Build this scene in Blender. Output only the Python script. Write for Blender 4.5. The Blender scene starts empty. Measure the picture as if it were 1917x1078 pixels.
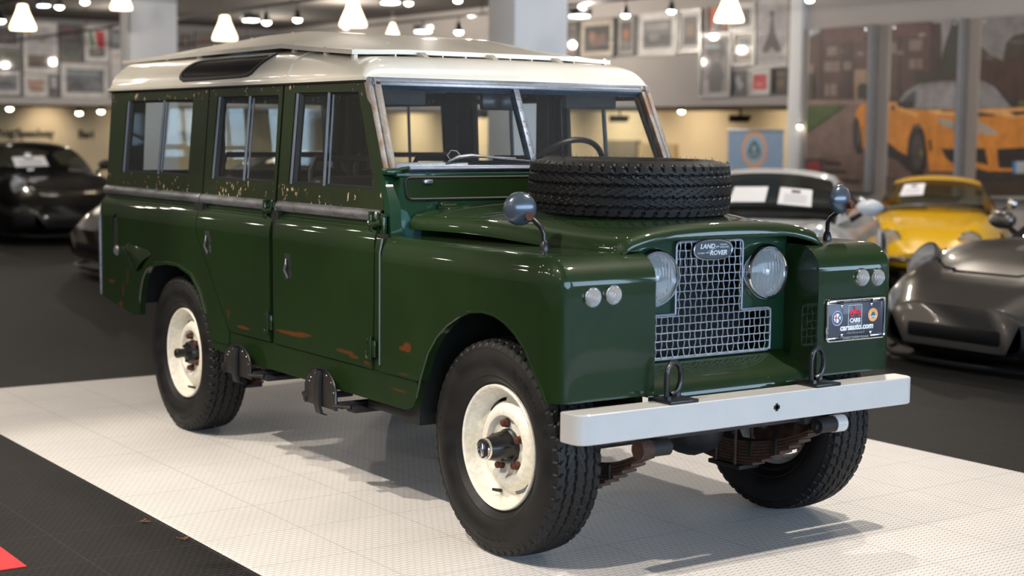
import bpy, bmesh, math, random
from mathutils import Vector, Matrix, noise
from mathutils.geometry import tessellate_polygon
random.seed(7)
PI = math.pi
SC = bpy.context.scene
COL = SC.collection

# ------------------------------------------------------------------ camera
FPX = 2943.94
CAM = Vector((4.5124, -3.7804, 1.4944))
FW = Vector((-0.8193143, 0.56524946, -0.09600592))
RT = Vector((0.56710539, 0.82359219, 0.00934824))
UP = Vector((-0.08435382, 0.04678632, 0.99533686))
V0 = 531.14                       # image row of the optical axis
cd = bpy.data.cameras.new('camera')
cam = bpy.data.objects.new('camera', cd)
COL.objects.link(cam)
cam.matrix_world = Matrix(((RT.x, UP.x, -FW.x, CAM.x), (RT.y, UP.y, -FW.y, CAM.y),
                           (RT.z, UP.z, -FW.z, CAM.z), (0, 0, 0, 1)))
cd.sensor_width = 36
cd.lens = 36 * FPX / 1917
cd.shift_y = (V0 - 539) / 1917
cd.clip_end = 200
cd.dof.use_dof = True
cd.dof.focus_distance = 6.0
cd.dof.aperture_fstop = 2.1
SC.camera = cam

# ------------------------------------------------------------------ view, world, lights
SC.view_settings.view_transform = 'Standard'
SC.view_settings.look = 'None'
SC.view_settings.gamma = 1
SC.view_settings.use_curve_mapping = False
SC.view_settings.exposure = 0.0
wd = bpy.data.worlds.new('daylight')
SC.world = wd
wd.use_nodes = True
bg = wd.node_tree.nodes['Background']
bg.inputs['Color'].default_value = (0.54, 0.74, 1.0, 1)
bg.inputs['Strength'].default_value = 8.5

def lamp(name, kind, loc, power, color, target=None, **kw):
    d = bpy.data.lights.new(name, kind)
    d.energy = power
    d.color = color
    for k, v in kw.items():
        setattr(d, k, v)
    o = bpy.data.objects.new(name, d)
    COL.objects.link(o)
    o.location = loc
    if target is not None:
        o.rotation_euler = (Vector(target) - Vector(loc)).to_track_quat('-Z', 'Y').to_euler()
    return o
WARM = (1.0, 0.80, 0.58)
WARMW = (1.0, 0.90, 0.78)
# track spots above the display (rows follow the visible tracks)
lamp('track_key_light', 'SPOT', (1.05, 0.95, 3.55), 345, WARMW, (0.65, 0.25, 0), spot_size=1.95, spot_blend=0.5, shadow_soft_size=0.03)
lamp('track_key_light', 'SPOT', (0.7, -3.1, 3.4), 400, WARMW, (0.0, -1.35, 0), spot_size=1.05, spot_blend=0.6, shadow_soft_size=0.03)
lamp('track_key_light', 'SPOT', (-1.4, -3.1, 3.4), 430, WARMW, (-1.35, -1.15, 0), spot_size=1.0, spot_blend=0.4, shadow_soft_size=0.03)
lamp('track_key_light', 'SPOT', (-3.6, -2.9, 3.4), 270, WARMW, (-3.4, -0.9, 0), spot_size=1.2, spot_blend=0.7, shadow_soft_size=0.04)
lamp('track_key_light', 'SPOT', (-3.0, 0.25, 3.5), 95, WARMW, (-2.6, 0.1, 1.9), spot_size=1.75, spot_blend=0.7, shadow_soft_size=0.05)  # added lamp, brightens the top of the roof and sun shield
lamp('track_key_light', 'SPOT', (-1.2, 2.4, 3.5), 200, WARMW, (-0.8, 1.6, 0), spot_size=1.5, spot_blend=0.6, shadow_soft_size=0.04)
for k in range(12):  # added bare lamps, put in for highlight streaks on the green paint
    lamp('added_glint_light', 'POINT', (1.2-1.35*k, -3.2-.5*(k % 3), 3.38), 8, WARMW, shadow_soft_size=0.035)
    lamp('added_glint_light', 'POINT', (2.5-1.5*k, .25, 3.40), 5, WARMW, shadow_soft_size=0.035)
    lamp('added_glint_light', 'POINT', (1.0-1.6*k, -6.65, 3.38), 14, WARMW, shadow_soft_size=0.05)
for (p, t, e) in (((-5.0, 5.6, 3.4), (-5.6, 5.6, .7), 170), ((-7.2, 9.4, 3.4), (-7.9, 10.6, .6), 190), ((-2.2, 4.6, 3.4), (-2.4, 5.6, .6), 110)):
    lamp('added_car_light', 'SPOT', p, e, WARMW, t, spot_size=1.5, spot_blend=0.7, shadow_soft_size=0.05)  # added lamps without fixtures, brighten the cars at right
for (x, y, e) in ((-5.5, 0.25, 12), (-7.5, 0.25, 20), (-7.5, 3.7, 30), (-3.5, 3.7, 12), (0.5, 3.7, 14), (-4.5, 7.2, 30), (-1.5, 7.2, 25), (-6.5, 8.6, 55),
                  (-8.5, 10.6, 110), (-3.0, 10.6, 60), (-12.0, 7.2, 90), (-14.5, 10.6, 230), (-18.5, 11.2, 330), (-23.0, 11.2, 260), (-22.0, 7.2, 150), (-27.5, 8.2, 110), (-27.0, 4.0, 90),
                  (-17.0, 2.5, 90), (-28.0, 12.0, 130), (-6.8, 5.0, 45), (-9.5, -2.5, 25), (-13.0, -.5, 60), (-3.0, -6.5, 70), (3.0, -6.5, 60)):
    lamp('added_fill_light', 'POINT', (x, y, 3.38), e, WARMW, shadow_soft_size=0.05)  # added fill lamps without fixtures, brighten walls, ceiling, column and floor

# ------------------------------------------------------------------ helpers
def rgb(r, g, b):
    f = lambda c: (c/255/12.92 if c <= 10.3 else ((c/255+0.055)/1.055)**2.4)
    return (f(r), f(g), f(b), 1.0)

class NT:
    """small wrapper for building node trees"""
    def __init__(s, name):
        s.mat = bpy.data.materials.new(name)
        s.mat.use_nodes = True
        s.t = s.mat.node_tree
        s.t.nodes.clear()
        s.out = s.t.nodes.new('ShaderNodeOutputMaterial')
    def n(s, typ, **kw):
        x = s.t.nodes.new('ShaderNode' + typ)
        for k, v in kw.items():
            setattr(x, k, v)
        return x
    def put(s, sock, v):
        if isinstance(v, bpy.types.NodeSocket):
            s.t.links.new(v, sock)
        elif v is not None:
            sock.default_value = v
    def m(s, op, a, b=0.0, c=None):
        x = s.n('Math', operation=op)
        s.put(x.inputs[0], a)
        s.put(x.inputs[1], b)
        if c is not None:
            s.put(x.inputs[2], c)
        return x.outputs[0]
    def xyz(s, src='Object'):
        tc = s.n('TexCoord')
        sp = s.n('SeparateXYZ')
        s.t.links.new(tc.outputs[src], sp.inputs[0])
        return tc.outputs[src], sp.outputs[0], sp.outputs[1], sp.outputs[2]
    def noise(s, vec, scale, detail=3, rough=0.55):
        x = s.n('TexNoise')
        s.put(x.inputs['Vector'], vec)
        x.inputs['Scale'].default_value = scale
        x.inputs['Detail'].default_value = detail
        x.inputs['Roughness'].default_value = rough
        return x.outputs['Fac']
    def step(s, v, lo, hi):
        x = s.n('MapRange', interpolation_type='SMOOTHSTEP')
        s.put(x.inputs[0], v)
        s.put(x.inputs[1], lo)
        s.put(x.inputs[2], hi)
        return x.outputs[0]
    def mix(s, f, a, b):
        x = s.n('Mix', data_type='RGBA')
        s.put(x.inputs[0], f)
        s.put(x.inputs[6], a)
        s.put(x.inputs[7], b)
        return x.outputs[2]
    def bump(s, h, strength, dist):
        x = s.n('Bump')
        x.inputs['Strength'].default_value = strength
        x.inputs['Distance'].default_value = dist
        s.put(x.inputs['Height'], h)
        return x.outputs[0]
    def done(s, **kw):
        p = s.n('BsdfPrincipled')
        for k, v in kw.items():
            s.put(p.inputs[k.replace('_', ' ')], v)
        s.t.links.new(p.outputs[0], s.out.inputs[0])
        s.mat['_p'] = 1
        return s.mat

def plain(name, c, rough=0.5, metal=0.0, coat=0.0, spec=0.5, var=0.06, scale=9.0):
    """plain colour with a faint procedural unevenness"""
    t = NT(name)
    v, x, y, z = t.xyz()
    nz = t.noise(v, scale, 4)
    k = t.step(nz, 0.3, 0.7)
    dark = tuple(q*(1-var) for q in c[:3]) + (1,)
    lite = tuple(min(1, q*(1+var)) for q in c[:3]) + (1,)
    return t.done(Base_Color=t.mix(k, dark, lite), Roughness=rough, Metallic=metal, Coat_Weight=coat, Coat_Roughness=0.04,
                  Specular_IOR_Level=spec)

def emit(name, c, strength):
    t = NT(name)
    e = t.n('Emission')
    e.inputs[0].default_value = c
    e.inputs[1].default_value = strength
    t.t.links.new(e.outputs[0], t.out.inputs[0])
    return t.mat

def glass(name, tint=(0.9, 0.93, 0.92, 1), opac=0.0, opcol=(0.02, 0.02, 0.02, 1)):
    """thin window pane: clear straight through, mirror-like by Fresnel"""
    t = NT(name)
    tr = t.n('BsdfTransparent')
    tr.inputs[0].default_value = tint
    body = tr.outputs[0]
    if opac > 0:
        df = t.n('BsdfDiffuse')
        df.inputs[0].default_value = opcol
        mx = t.n('MixShader')
        mx.inputs[0].default_value = opac
        t.t.links.new(tr.outputs[0], mx.inputs[1])
        t.t.links.new(df.outputs[0], mx.inputs[2])
        body = mx.outputs[0]
    gl = t.n('BsdfGlossy')
    gl.inputs['Roughness'].default_value = 0.01
    gl.inputs[0].default_value = (0.9, 0.9, 0.9, 1)
    lw = t.n('LayerWeight')
    lw.inputs[0].default_value = 0.5
    fr = t.m('ADD', t.m('MULTIPLY', t.m('POWER', lw.outputs['Facing'], 5.0), 0.92), 0.045)
    m2 = t.n('MixShader')
    t.t.links.new(fr, m2.inputs[0])
    t.t.links.new(body, m2.inputs[1])
    t.t.links.new(gl.outputs[0], m2.inputs[2])
    t.t.links.new(m2.outputs[0], t.out.inputs[0])
    return t.mat

# ---- mesh buffer
class MB:
    def __init__(s):
        s.v = []
        s.f = []
        s.mi = []
        s.cur = 0
    def add(s, vs, fs):
        o = len(s.v)
        s.v += [tuple(p) for p in vs]
        s.f += [tuple(i + o for i in q) for q in fs]
        s.mi += [s.cur] * len(fs)
        return s
    def box(s, x0, x1, y0, y1, z0, z1, M=None):
        p = [(x, y, z) for x in (x0, x1) for y in (y0, y1) for z in (z0, z1)]
        if M is not None:
            p = [M @ Vector(q) for q in p]
        return s.add(p, [(0, 1, 3, 2), (4, 6, 7, 5), (0, 4, 5, 1), (2, 3, 7, 6), (0, 2, 6, 4), (1, 5, 7, 3)])
    def bbox(s, x0, x1, y0, y1, z0, z1, r=0.005, seg=2, M=None):
        bm = bmesh.new()
        bmesh.ops.create_cube(bm, size=1)
        for w in bm.verts:
            w.co = Vector(((x0+x1)/2 + w.co.x*(x1-x0), (y0+y1)/2 + w.co.y*(y1-y0), (z0+z1)/2 + w.co.z*(z1-z0)))
        bmesh.ops.bevel(bm, geom=bm.edges[:], offset=r, segments=seg, affect='EDGES', profile=0.5)
        return s.bm(bm, M)
    def bm(s, bm, M=None):
        bm.verts.index_update()
        vs = [(M @ w.co if M is not None else w.co.copy()) for w in bm.verts]
        fs = [tuple(w.index for w in f.verts) for f in bm.faces]
        bm.free()
        return s.add(vs, fs)
    def tube(s, pts, r, seg=8, closed=False, cap=True):
        pts = [Vector(p) for p in pts]
        n = len(pts)
        rad = r if isinstance(r, (list, tuple)) else [r]*n
        vs, fs = [], []
        prev = None
        for i, p in enumerate(pts):
            a = pts[(i-1) % n] if (closed or i > 0) else p
            b = pts[(i+1) % n] if (closed or i < n-1) else p
            d = (b-a).normalized()
            ref = prev if prev is not None else (Vector((0, 0, 1)) if abs(d.z) < 0.9 else Vector((1, 0, 0)))
            u = (ref - d*ref.dot(d))
            if u.length < 1e-6:
                u = d.orthogonal()
            u.normalize()
            prev = u
            w = d.cross(u)
            for k in range(seg):
                t = 2*PI*k/seg
                vs.append(p + (u*math.cos(t) + w*math.sin(t))*rad[i])
        m = n if closed else n-1
        for i in range(m):
            j = (i+1) % n
            for k in range(seg):
                l = (k+1) % seg
                fs.append((i*seg+k, i*seg+l, j*seg+l, j*seg+k))
        if cap and not closed:
            fs.append(tuple(range(seg))[::-1])
            fs.append(tuple((n-1)*seg+k for k in range(seg)))
        return s.add(vs, fs)
    def lathe(s, prof, M, seg=32, close=True, skip=None):
        """prof: (radius, height) list turned about local z, then put in place by M"""
        vs, fs = [], []
        n = len(prof)
        for k in range(seg):
            t = 2*PI*k/seg
            for r, h in prof:
                vs.append(M @ Vector((r*math.cos(t), r*math.sin(t), h)))
        for k in range(seg):
            l = (k+1) % seg
            for i in range(n-1):
                if skip and skip(2*PI*(k+0.5)/seg, i):
                    continue
                fs.append((k*n+i, l*n+i, l*n+i+1, k*n+i+1))
        return s.add(vs, fs)
    def grid(s, nu, nv, fn, wrap=False):
        vs = [fn(i, j) for i in range(nu) for j in range(nv)]
        fs = []
        for i in range(nu-1):
            for j in range(nv if wrap else nv-1):
                k = (j+1) % nv
                fs.append((i*nv+j, (i+1)*nv+j, (i+1)*nv+k, i*nv+k))
        return s.add(vs, fs)
    def prism(s, out, holes, fn0, fn1):
        """polygon (2-D) with holes, given two placing functions for its faces"""
        loops = [out] + (holes or [])
        tri = tessellate_polygon([[Vector((p[0], p[1], 0)) for p in l] for l in loops])
        flat = [p for l in loops for p in l]
        n = len(flat)
        vs = [fn0(p) for p in flat] + [fn1(p) for p in flat]
        fs = [tuple(t) for t in tri] + [tuple(i+n for i in t[::-1]) for t in tri]
        o = 0
        for l in loops:
            m = len(l)
            for i in range(m):
                j = (i+1) % m
                fs.append((o+i, o+j, o+j+n, o+i+n))
            o += m
        return s.add(vs, fs)
    def build(s, name, mats, parent=None, angle=35, merge=True, flip=True):
        me = bpy.data.meshes.new(name)
        me.from_pydata(s.v, [], s.f)
        if not isinstance(mats, (list, tuple)):
            mats = [mats]
        for m in mats:
            me.materials.append(m)
        me.polygons.foreach_set('material_index', s.mi)
        bm = bmesh.new()
        bm.from_mesh(me)
        if merge:
            bmesh.ops.remove_doubles(bm, verts=bm.verts[:], dist=1e-5)
        if flip:
            bmesh.ops.recalc_face_normals(bm, faces=bm.faces[:])
        bm.to_mesh(me)
        bm.free()
        me.polygons.foreach_set('use_smooth', [angle > 0]*len(me.polygons))
        if angle > 0:
            me.set_sharp_from_angle(angle=math.radians(angle))
        o = bpy.data.objects.new(name, me)
        COL.objects.link(o)
        if parent is not None:
            o.parent = parent
        return o

def tag(o, label=None, cat=None, group=None, kind=None):
    if label: o['label'] = label
    if cat: o['category'] = cat
    if group: o['group'] = group
    if kind: o['kind'] = kind
    return o
def empty(name, loc=(0, 0, 0), rz=0.0, label=None, cat=None, group=None):
    o = bpy.data.objects.new(name, None)
    COL.objects.link(o)
    o.location = loc
    o.rotation_euler = (0, 0, rz)
    o.empty_display_size = 0.2
    return tag(o, label, cat, group)
def children(o):
    return [c for c in bpy.data.objects if c.parent == o]
def copy_tree(o, parent=None):
    kids = children(o)
    c = o.copy()
    COL.objects.link(c)
    if parent is not None:
        c.parent = parent
    for k in kids:
        copy_tree(k, c)
    return c
def frame_axes(xa, ya, org):
    xa = Vector(xa).normalized(); ya = Vector(ya).normalized()
    za = xa.cross(ya).normalized(); ya = za.cross(xa)
    o = Vector(org)
    return Matrix(((xa.x, ya.x, za.x, o.x), (xa.y, ya.y, za.y, o.y), (xa.z, ya.z, za.z, o.z), (0, 0, 0, 1)))
def lettering(body, size, M, mat, parent, name='lettering', bold=0.0, depth=0.001, shear=0.0, width=None, align='CENTER'):
    cu = bpy.data.curves.new('text', 'FONT')
    cu.body = body
    cu.size = size
    cu.align_x = align
    cu.align_y = 'CENTER'
    cu.offset = bold
    cu.extrude = depth
    cu.shear = shear
    cu.resolution_u = 3
    t = bpy.data.objects.new('text', cu)
    COL.objects.link(t)
    bpy.context.view_layer.update()
    me = bpy.data.meshes.new_from_object(t.evaluated_get(bpy.context.evaluated_depsgraph_get()))
    bpy.data.objects.remove(t)
    bpy.data.curves.remove(cu)
    if width:
        xs = [v.co.x for v in me.vertices]
        k = width/(max(xs)-min(xs))
        for v in me.vertices:
            v.co.x *= k
    me.transform(M)
    me.materials.clear()
    me.materials.append(mat)
    me.name = name
    o = bpy.data.objects.new(name, me)
    COL.objects.link(o)
    if parent is not None:
        o.parent = parent
    return o
def pix(u, v, axis, val):
    """point of the plane axis = val seen at pixel (u, v) of the photograph"""
    d = FW + RT*((u-958.5)/FPX) - UP*((v-V0)/FPX)
    return CAM + d*((val-CAM[axis])/d[axis])
def smooth01(a, b, x):
    t = max(0.0, min(1.0, (x-a)/(b-a)))
    return t*t*(3-2*t)
def lerp_table(tab, x):
    if x <= tab[0][0]: return tab[0][1]
    for (a, p), (b, q) in zip(tab, tab[1:]):
        if x <= b: return p + (q-p)*(x-a)/(b-a)
    return tab[-1][1]
def round_poly(pts, r, seg=5):
    """round the corners of a 2-D polygon; r one radius or one per corner"""
    out = []
    n = len(pts)
    for i, p in enumerate(pts):
        rr = r[i] if isinstance(r, (list, tuple)) else r
        p = Vector(p[:2]); a = Vector(pts[i-1][:2]); b = Vector(pts[(i+1) % n][:2])
        if rr <= 0:
            out.append((p.x, p.y)); continue
        da = (a-p).normalized(); db = (b-p).normalized()
        ang = da.angle(db)
        t = min(rr/math.tan(ang/2), 0.48*(a-p).length, 0.48*(b-p).length)
        p0 = p+da*t; p1 = p+db*t
        for k in range(seg+1):
            s = k/seg
            q = p0*(1-s)**2 + p*2*s*(1-s) + p1*s*s
            out.append((q.x, q.y))
    return out

# ------------------------------------------------------------------ materials
def tile_mat(name, col, line, var=0.05, tile=0.41, ox=0.0, oy=0.0, rough=0.45, pitch=0.029):
    t = NT(name)
    v, x, y, z = t.xyz()
    s3 = math.sqrt(3)
    px = t.m('DIVIDE', y, pitch)
    py = t.m('DIVIDE', x, pitch*s3)
    def cell(off):
        fx = t.m('SUBTRACT', t.m('FRACT', t.m('ADD', px, off)), 0.5)
        fy = t.m('MULTIPLY', t.m('SUBTRACT', t.m('FRACT', t.m('ADD', py, off)), 0.5), s3)
        return t.m('SQRT', t.m('ADD', t.m('MULTIPLY', fx, fx), t.m('MULTIPLY', fy, fy)))
    edge = t.m('ABSOLUTE', t.m('SUBTRACT', cell(0.0), cell(0.5)))
    wave = t.m('SUBTRACT', 1.0, t.step(edge, 0.03, 0.19))
    def seam(c, o):
        f = t.m('FRACT', t.m('DIVIDE', t.m('SUBTRACT', c, o), tile))
        d = t.m('MINIMUM', f, t.m('SUBTRACT', 1.0, f))
        return t.m('SUBTRACT', 1.0, t.step(d, 0.0025, 0.006))
    sm = t.m('MAXIMUM', seam(x, ox), seam(y, oy))
    groove = t.m('MAXIMUM', t.m('MULTIPLY', wave, 0.8), t.m('MULTIPLY', sm, 0.6))
    big = t.step(t.noise(v, 2.2, 5), 0.3, 0.7)
    dirt = t.mix(big, tuple(c*(1-var) for c in col[:3])+(1,), tuple(min(1, c*(1+var*0.4)) for c in col[:3])+(1,))
    c = t.mix(groove, dirt, line)
    return t.done(Base_Color=c, Roughness=rough, Specular_IOR_Level=0.1, Normal=t.bump(t.m('SUBTRACT', 1.0, groove), 0.5, 0.0015))

def paint_mat(name, base, chips=None, marks=None, rough=0.5, coat=1.0, chip_col=rgb(205, 180, 145), chip_lo=0.62, orange=None):
    """old gloss paint: faint unevenness, optional chips and rust-red touch-up marks"""
    t = NT(name)
    v, x, y, z = t.xyz()
    a = t.step(t.noise(v, 3.0, 4), 0.3, 0.7)
    c = t.mix(a, tuple(q*0.9 for q in base[:3])+(1,), tuple(q*1.12 for q in base[:3])+(1,))
    ro = rough
    if chips:
        mp = t.n('Mapping')
        t.t.links.new(v, mp.inputs[0])
        mp.inputs['Scale'].default_value = (1.0, 1.0, 0.45)
        nz = t.noise(mp.outputs[0], 62, 6, 0.6)
        nb = t.noise(v, 4.5, 2)
        near = None
        for (lo, hi, w) in chips:            # bands of z where the paint is worn
            b = t.m('MULTIPLY', t.step(z, lo-w, lo), t.m('SUBTRACT', 1.0, t.step(z, hi, hi+w)))
            near = b if near is None else t.m('MAXIMUM', near, b)
        val = t.m('ADD', nz, t.m('ADD', t.m('MULTIPLY', near, 0.12), t.m('MULTIPLY', t.m('SUBTRACT', nb, 0.5), 0.22)))
        k = t.step(val, chip_lo+0.155, chip_lo+0.175)
        stain = t.step(val, chip_lo-0.08, chip_lo+0.14)
        c = t.mix(t.m('MULTIPLY', stain, 0.6), c, rgb(44, 44, 26))
        c = t.mix(k, c, chip_col)
        ro = t.mix(k, (rough,)*3+(1,), (0.75,)*3+(1,))
    if marks:
        wob = t.noise(v, 18, 3)
        for (cx, cy, cz, rx, ry, rz, f) in marks:
            q = None
            for s_, c_, r_ in ((x, cx, rx), (y, cy, ry), (z, cz, rz)):
                d = t.m('DIVIDE', t.m('SUBTRACT', s_, c_), r_)
                d = t.m('MULTIPLY', d, d)
                q = d if q is None else t.m('ADD', q, d)
            q = t.m('ADD', q, t.m('MULTIPLY', wob, 0.9))
            k = t.m('MULTIPLY', t.m('SUBTRACT', 1.0, t.step(q, 0.7, 1.4)), f*.55)
            c = t.mix(k, c, rgb(130, 54, 24))
    pock = t.noise(v, 7.0, 2)
    return t.done(Base_Color=c, Roughness=ro, Coat_Weight=coat, Coat_Roughness=0.03, Specular_IOR_Level=0.15, Normal=t.bump(pock, 0.10, 0.010))

def rusty(name, base, rust, lo=0.5, hi=0.62, scale=9.0, rough=0.55, metal=0.3, stretch=(1, 1, 1)):
    t = NT(name)
    v, x, y, z = t.xyz()
    mp = t.n('Mapping')
    t.t.links.new(v, mp.inputs[0])
    mp.inputs['Scale'].default_value = stretch
    nz = t.noise(mp.outputs[0], scale, 6, 0.6)
    k = t.step(nz, lo, hi)
    fine = t.step(t.noise(v, 60, 3), 0.35, 0.65)
    b = t.mix(fine, tuple(q*0.85 for q in base[:3])+(1,), base)
    return t.done(Base_Color=t.mix(k, b, rust), Roughness=rough, Metallic=metal, Normal=t.bump(nz, 0.25, 0.003))

GREEN = rgb(23, 43, 15)
MARKS = [(-1.45, -.80, .638, .17, .2, .012, .75), (-1.33, -.80, .648, .09, .2, .008, .7), (-.98, -.80, .618, .09, .2, .010, .6), (-.90, -.80, .606, .05, .2, .010, .5), (-.80, -.80, .595, .03, .2, .010, .4),
         (-.49, -.80, .692, .035, .2, .022, .8), (-.53, -.80, .684, .030, .2, .012, .7), (-.56, -.80, .520, .07, .2, .007, .4), (-.52, -.80, .588, .05, .2, .007, .3),
         (-1.92, -.80, .612, .08, .2, .010, .75), (-2.08, -.80, .66, .018, .2, .025, .4),
         (-3.56, -.80, .685, .06, .2, .012, .75), (-3.40, -.80, .655, .010, .2, .040, .85), (-3.43, -.80, .575, .035, .2, .018, .8), (-3.33, -.80, .73, .014, .2, .05, .4)]
M = {}
M['green'] = paint_mat('green_gloss_paint', GREEN)
M['green_marked'] = paint_mat('green_paint_with_touch_up_marks', GREEN, marks=MARKS)
M['green_chipped'] = paint_mat('green_paint_chipped', rgb(29, 42, 20), chips=[(1.19, 1.25, .04), (1.645, 1.70, .03)], rough=0.45, coat=0.6, chip_lo=0.60)
M['green_bulkhead'] = paint_mat('green_paint_bulkhead', rgb(18, 52, 32))
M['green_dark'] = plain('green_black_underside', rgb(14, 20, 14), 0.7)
M['cream'] = plain('cream_roof_paint', rgb(217, 211, 198), 0.3, coat=0.6, var=0.03, scale=4)
M['cream_tropical'] = plain('cream_paint_sun_roof', rgb(224, 217, 203), 0.4, coat=0.5, var=0.05, scale=5)
M['cream_wheel'] = rusty('cream_wheel_paint', rgb(240, 235, 220), rgb(150, 95, 55), 0.76, 0.80, 14, 0.35, 0.0)
M['galv'] = rusty('galvanised_metal', rgb(136, 138, 142), rgb(96, 92, 90), 0.45, 0.7, 7, 0.45, 0.6, (1, 1, 3))
M['galv_frame'] = rusty('galvanised_frame', rgb(120, 132, 148), rgb(92, 98, 108), 0.42, 0.68, 16, 0.45, 0.55, (1, .3, 2))
M['galv_rust'] = rusty('galvanised_frame_rusty', rgb(142, 138, 134), rgb(116, 92, 76), 0.44, 0.60, 14, 0.55, 0.35, (1, 1, .35))
M['chrome'] = plain('chrome', (0.8, 0.8, 0.8, 1), 0.08, 1.0, var=0.02)
M['alu'] = plain('bare_aluminium', rgb(178, 182, 188), 0.3, 0.9, var=0.05)
M['channel'] = plain('window_channel_metal', rgb(100, 103, 108), 0.4, 0.4)
M['wire'] = plain('galvanised_wire', rgb(160, 166, 174), 0.4, 0.35)
M['black'] = plain('black_enamel', rgb(22, 22, 24), 0.38, 0.1, coat=0.3)
M['black_matt'] = plain('black_matt', rgb(16, 16, 17), 0.8)
M['seal'] = plain('black_rubber_seal', rgb(24, 25, 27), 0.55)
M['dark_glass'] = plain('dark_tinted_pane', rgb(26, 29, 32), 0.06, 0.0, coat=0.6)
M['mirror_back'] = plain('grey_enamel_mirror', rgb(80, 90, 102), 0.25, 0.4, coat=0.6, scale=30)
M['bumper'] = plain('pale_grey_bumper_paint', rgb(192, 191, 189), 0.38, coat=.3, var=.02)
M['rust'] = plain('brown_rusty_steel', rgb(72, 50, 40), 0.75, 0.2, var=0.4, scale=30)
M['rust_nut'] = plain('rust_brown_nut', rgb(92, 54, 36), 0.7, 0.3, var=0.4, scale=80)
M['chassis'] = rusty('oily_black_chassis', rgb(22, 21, 22), rgb(58, 44, 38), 0.55, 0.72, 9, 0.6, 0.1)
M['silver'] = plain('silver_reflector', (0.90, 0.91, 0.92, 1), 0.28, 0.95, var=0.02)
M['seat'] = plain('black_vinyl_seat', rgb(24, 23, 23), 0.5)
M['interior'] = plain('grey_brown_interior_trim', rgb(62, 58, 54), 0.75)
M['lining'] = plain('grey_roof_lining', rgb(74, 72, 70), 0.85)
M['white_print'] = plain('white_print', rgb(232, 234, 236), 0.5, var=0.01)
M['red_print'] = plain('red_print', rgb(214, 44, 58), 0.5, var=0.01)
M['pane'] = glass('window_pane', (0.95, 0.97, 0.96, 1), 0.018, rgb(150, 150, 146))
M['pane_screen'] = glass('windscreen_pane', (0.95, 0.97, 0.97, 1), 0.035, rgb(150, 150, 150))

def lamp_lens(name, tint=(0.9, 0.92, 0.94, 1)):
    t = NT(name)
    v, x, y, z = t.xyz()
    wv = t.m('SINE', t.m('MULTIPLY', y, 420.0))
    nz = t.noise(v, 40, 2)
    return t.done(Base_Color=tint, Roughness=0.05, Transmission_Weight=0.74, IOR=1.45, Normal=t.bump(t.m('ADD', wv, nz), 0.35, 0.002))
M['lens'] = lamp_lens('headlamp_lens')
M['lens_small'] = lamp_lens('side_lamp_lens', (0.80, 0.78, 0.76, 1))
M['dull_reflector'] = plain('dull_grey_reflector', rgb(170, 168, 166), 0.35, 0.7)
M['step'] = plain('worn_grey_step_plate', rgb(58, 54, 52), 0.35, 0.3, coat=.3)

def tyre_mat():
    t = NT('tyre_rubber')
    v, x, y, z = t.xyz()
    nz = t.noise(v, 12, 5)
    k = t.step(nz, 0.35, 0.7)
    return t.done(Base_Color=t.mix(k, rgb(14, 14, 15), rgb(24, 23, 23)), Roughness=t.mix(k, (.5,)*3+(1,), (.65,)*3+(1,)), Specular_IOR_Level=0.35,
                  Normal=t.bump(t.noise(v, 120, 2), 0.08, 0.002))
M['tyre'] = tyre_mat()

# ------------------------------------------------------------------ the showroom
M['mat_white'] = tile_mat('pale_floor_tile', rgb(232, 228, 224), rgb(140, 128, 118), ox=-0.72, oy=-0.72)
M['tile_dark'] = tile_mat('charcoal_floor_tile', rgb(29, 28, 28), rgb(70, 68, 66), var=0.15, ox=-0.72, oy=-0.72, rough=0.6)
M['tile_red'] = tile_mat('red_floor_tile', rgb(205, 52, 56), rgb(150, 40, 44), ox=-0.75, oy=-2.15)
M['wall'] = plain('grey_white_wall_paint', rgb(178, 172, 170), 0.85, var=0.03, scale=1.0)
M['wall_dark'] = plain('mid_grey_wall_paint', rgb(140, 137, 134), 0.85, var=0.03, scale=1.0)
M['wall_upper'] = plain('mezzanine_wall_paint', rgb(162, 156, 153), 0.85, var=0.03, scale=1.0)
M['wall_warm'] = plain('cream_wall_paint', rgb(224, 210, 180), 0.85, var=0.03, scale=1.0)
M['ceiling'] = plain('grey_ceiling_paint', rgb(76, 71, 67), 0.9, var=0.06, scale=0.6)
M['recess_ceiling'] = plain('dim_recess_ceiling_paint', rgb(112, 104, 92), .9)
M['wall_back_paint'] = plain('grey_back_wall_paint', rgb(124, 121, 121), .85, var=.03, scale=1.0)
M['column'] = plain('white_column_paint', rgb(232, 233, 236), 0.7, var=0.02, scale=1.5)

XB, YR, XF, YN = -31.8, 14.0, 11.0, -9.0           # back, right, front, near walls
ZC, ZS = 4.0, 2.02                                # ceiling, mezzanine soffit
def fz(y):                                        # the floor falls away gently towards the right-hand wall
    return 0.0 if y < 3 else -0.035*(y-3)
mb = MB()
X0, X1 = XB-5, XF+0.2
for (ya, yb) in ((YN-0.2, 3.0), (3.0, 18.2)):
    mb.prism([(X0, ya), (X1, ya), (X1, yb), (X0, yb)], None, lambda p: (p[0], p[1], fz(p[1])), lambda p: (p[0], p[1], fz(p[1])-0.3))
tag(mb.build('floor', M['tile_dark'], angle=0), kind='structure')
mb = MB().bbox(-4.5, 3.3, -1.53, 2.02, 0.0, 0.004, 0.0015, 1)
tag(mb.build('floor_mat', M['mat_white']), 'pale hexagon-textured tile mat laid under the green four wheel drive', 'floor mat')
tag(MB().bbox(-1.16, -0.75, -2.56, -2.152, 0.0, 0.003, 0.001, 1).build('floor_tile', M['tile_red']), 'red floor tile set in the charcoal floor at lower left', 'floor tile')
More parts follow.
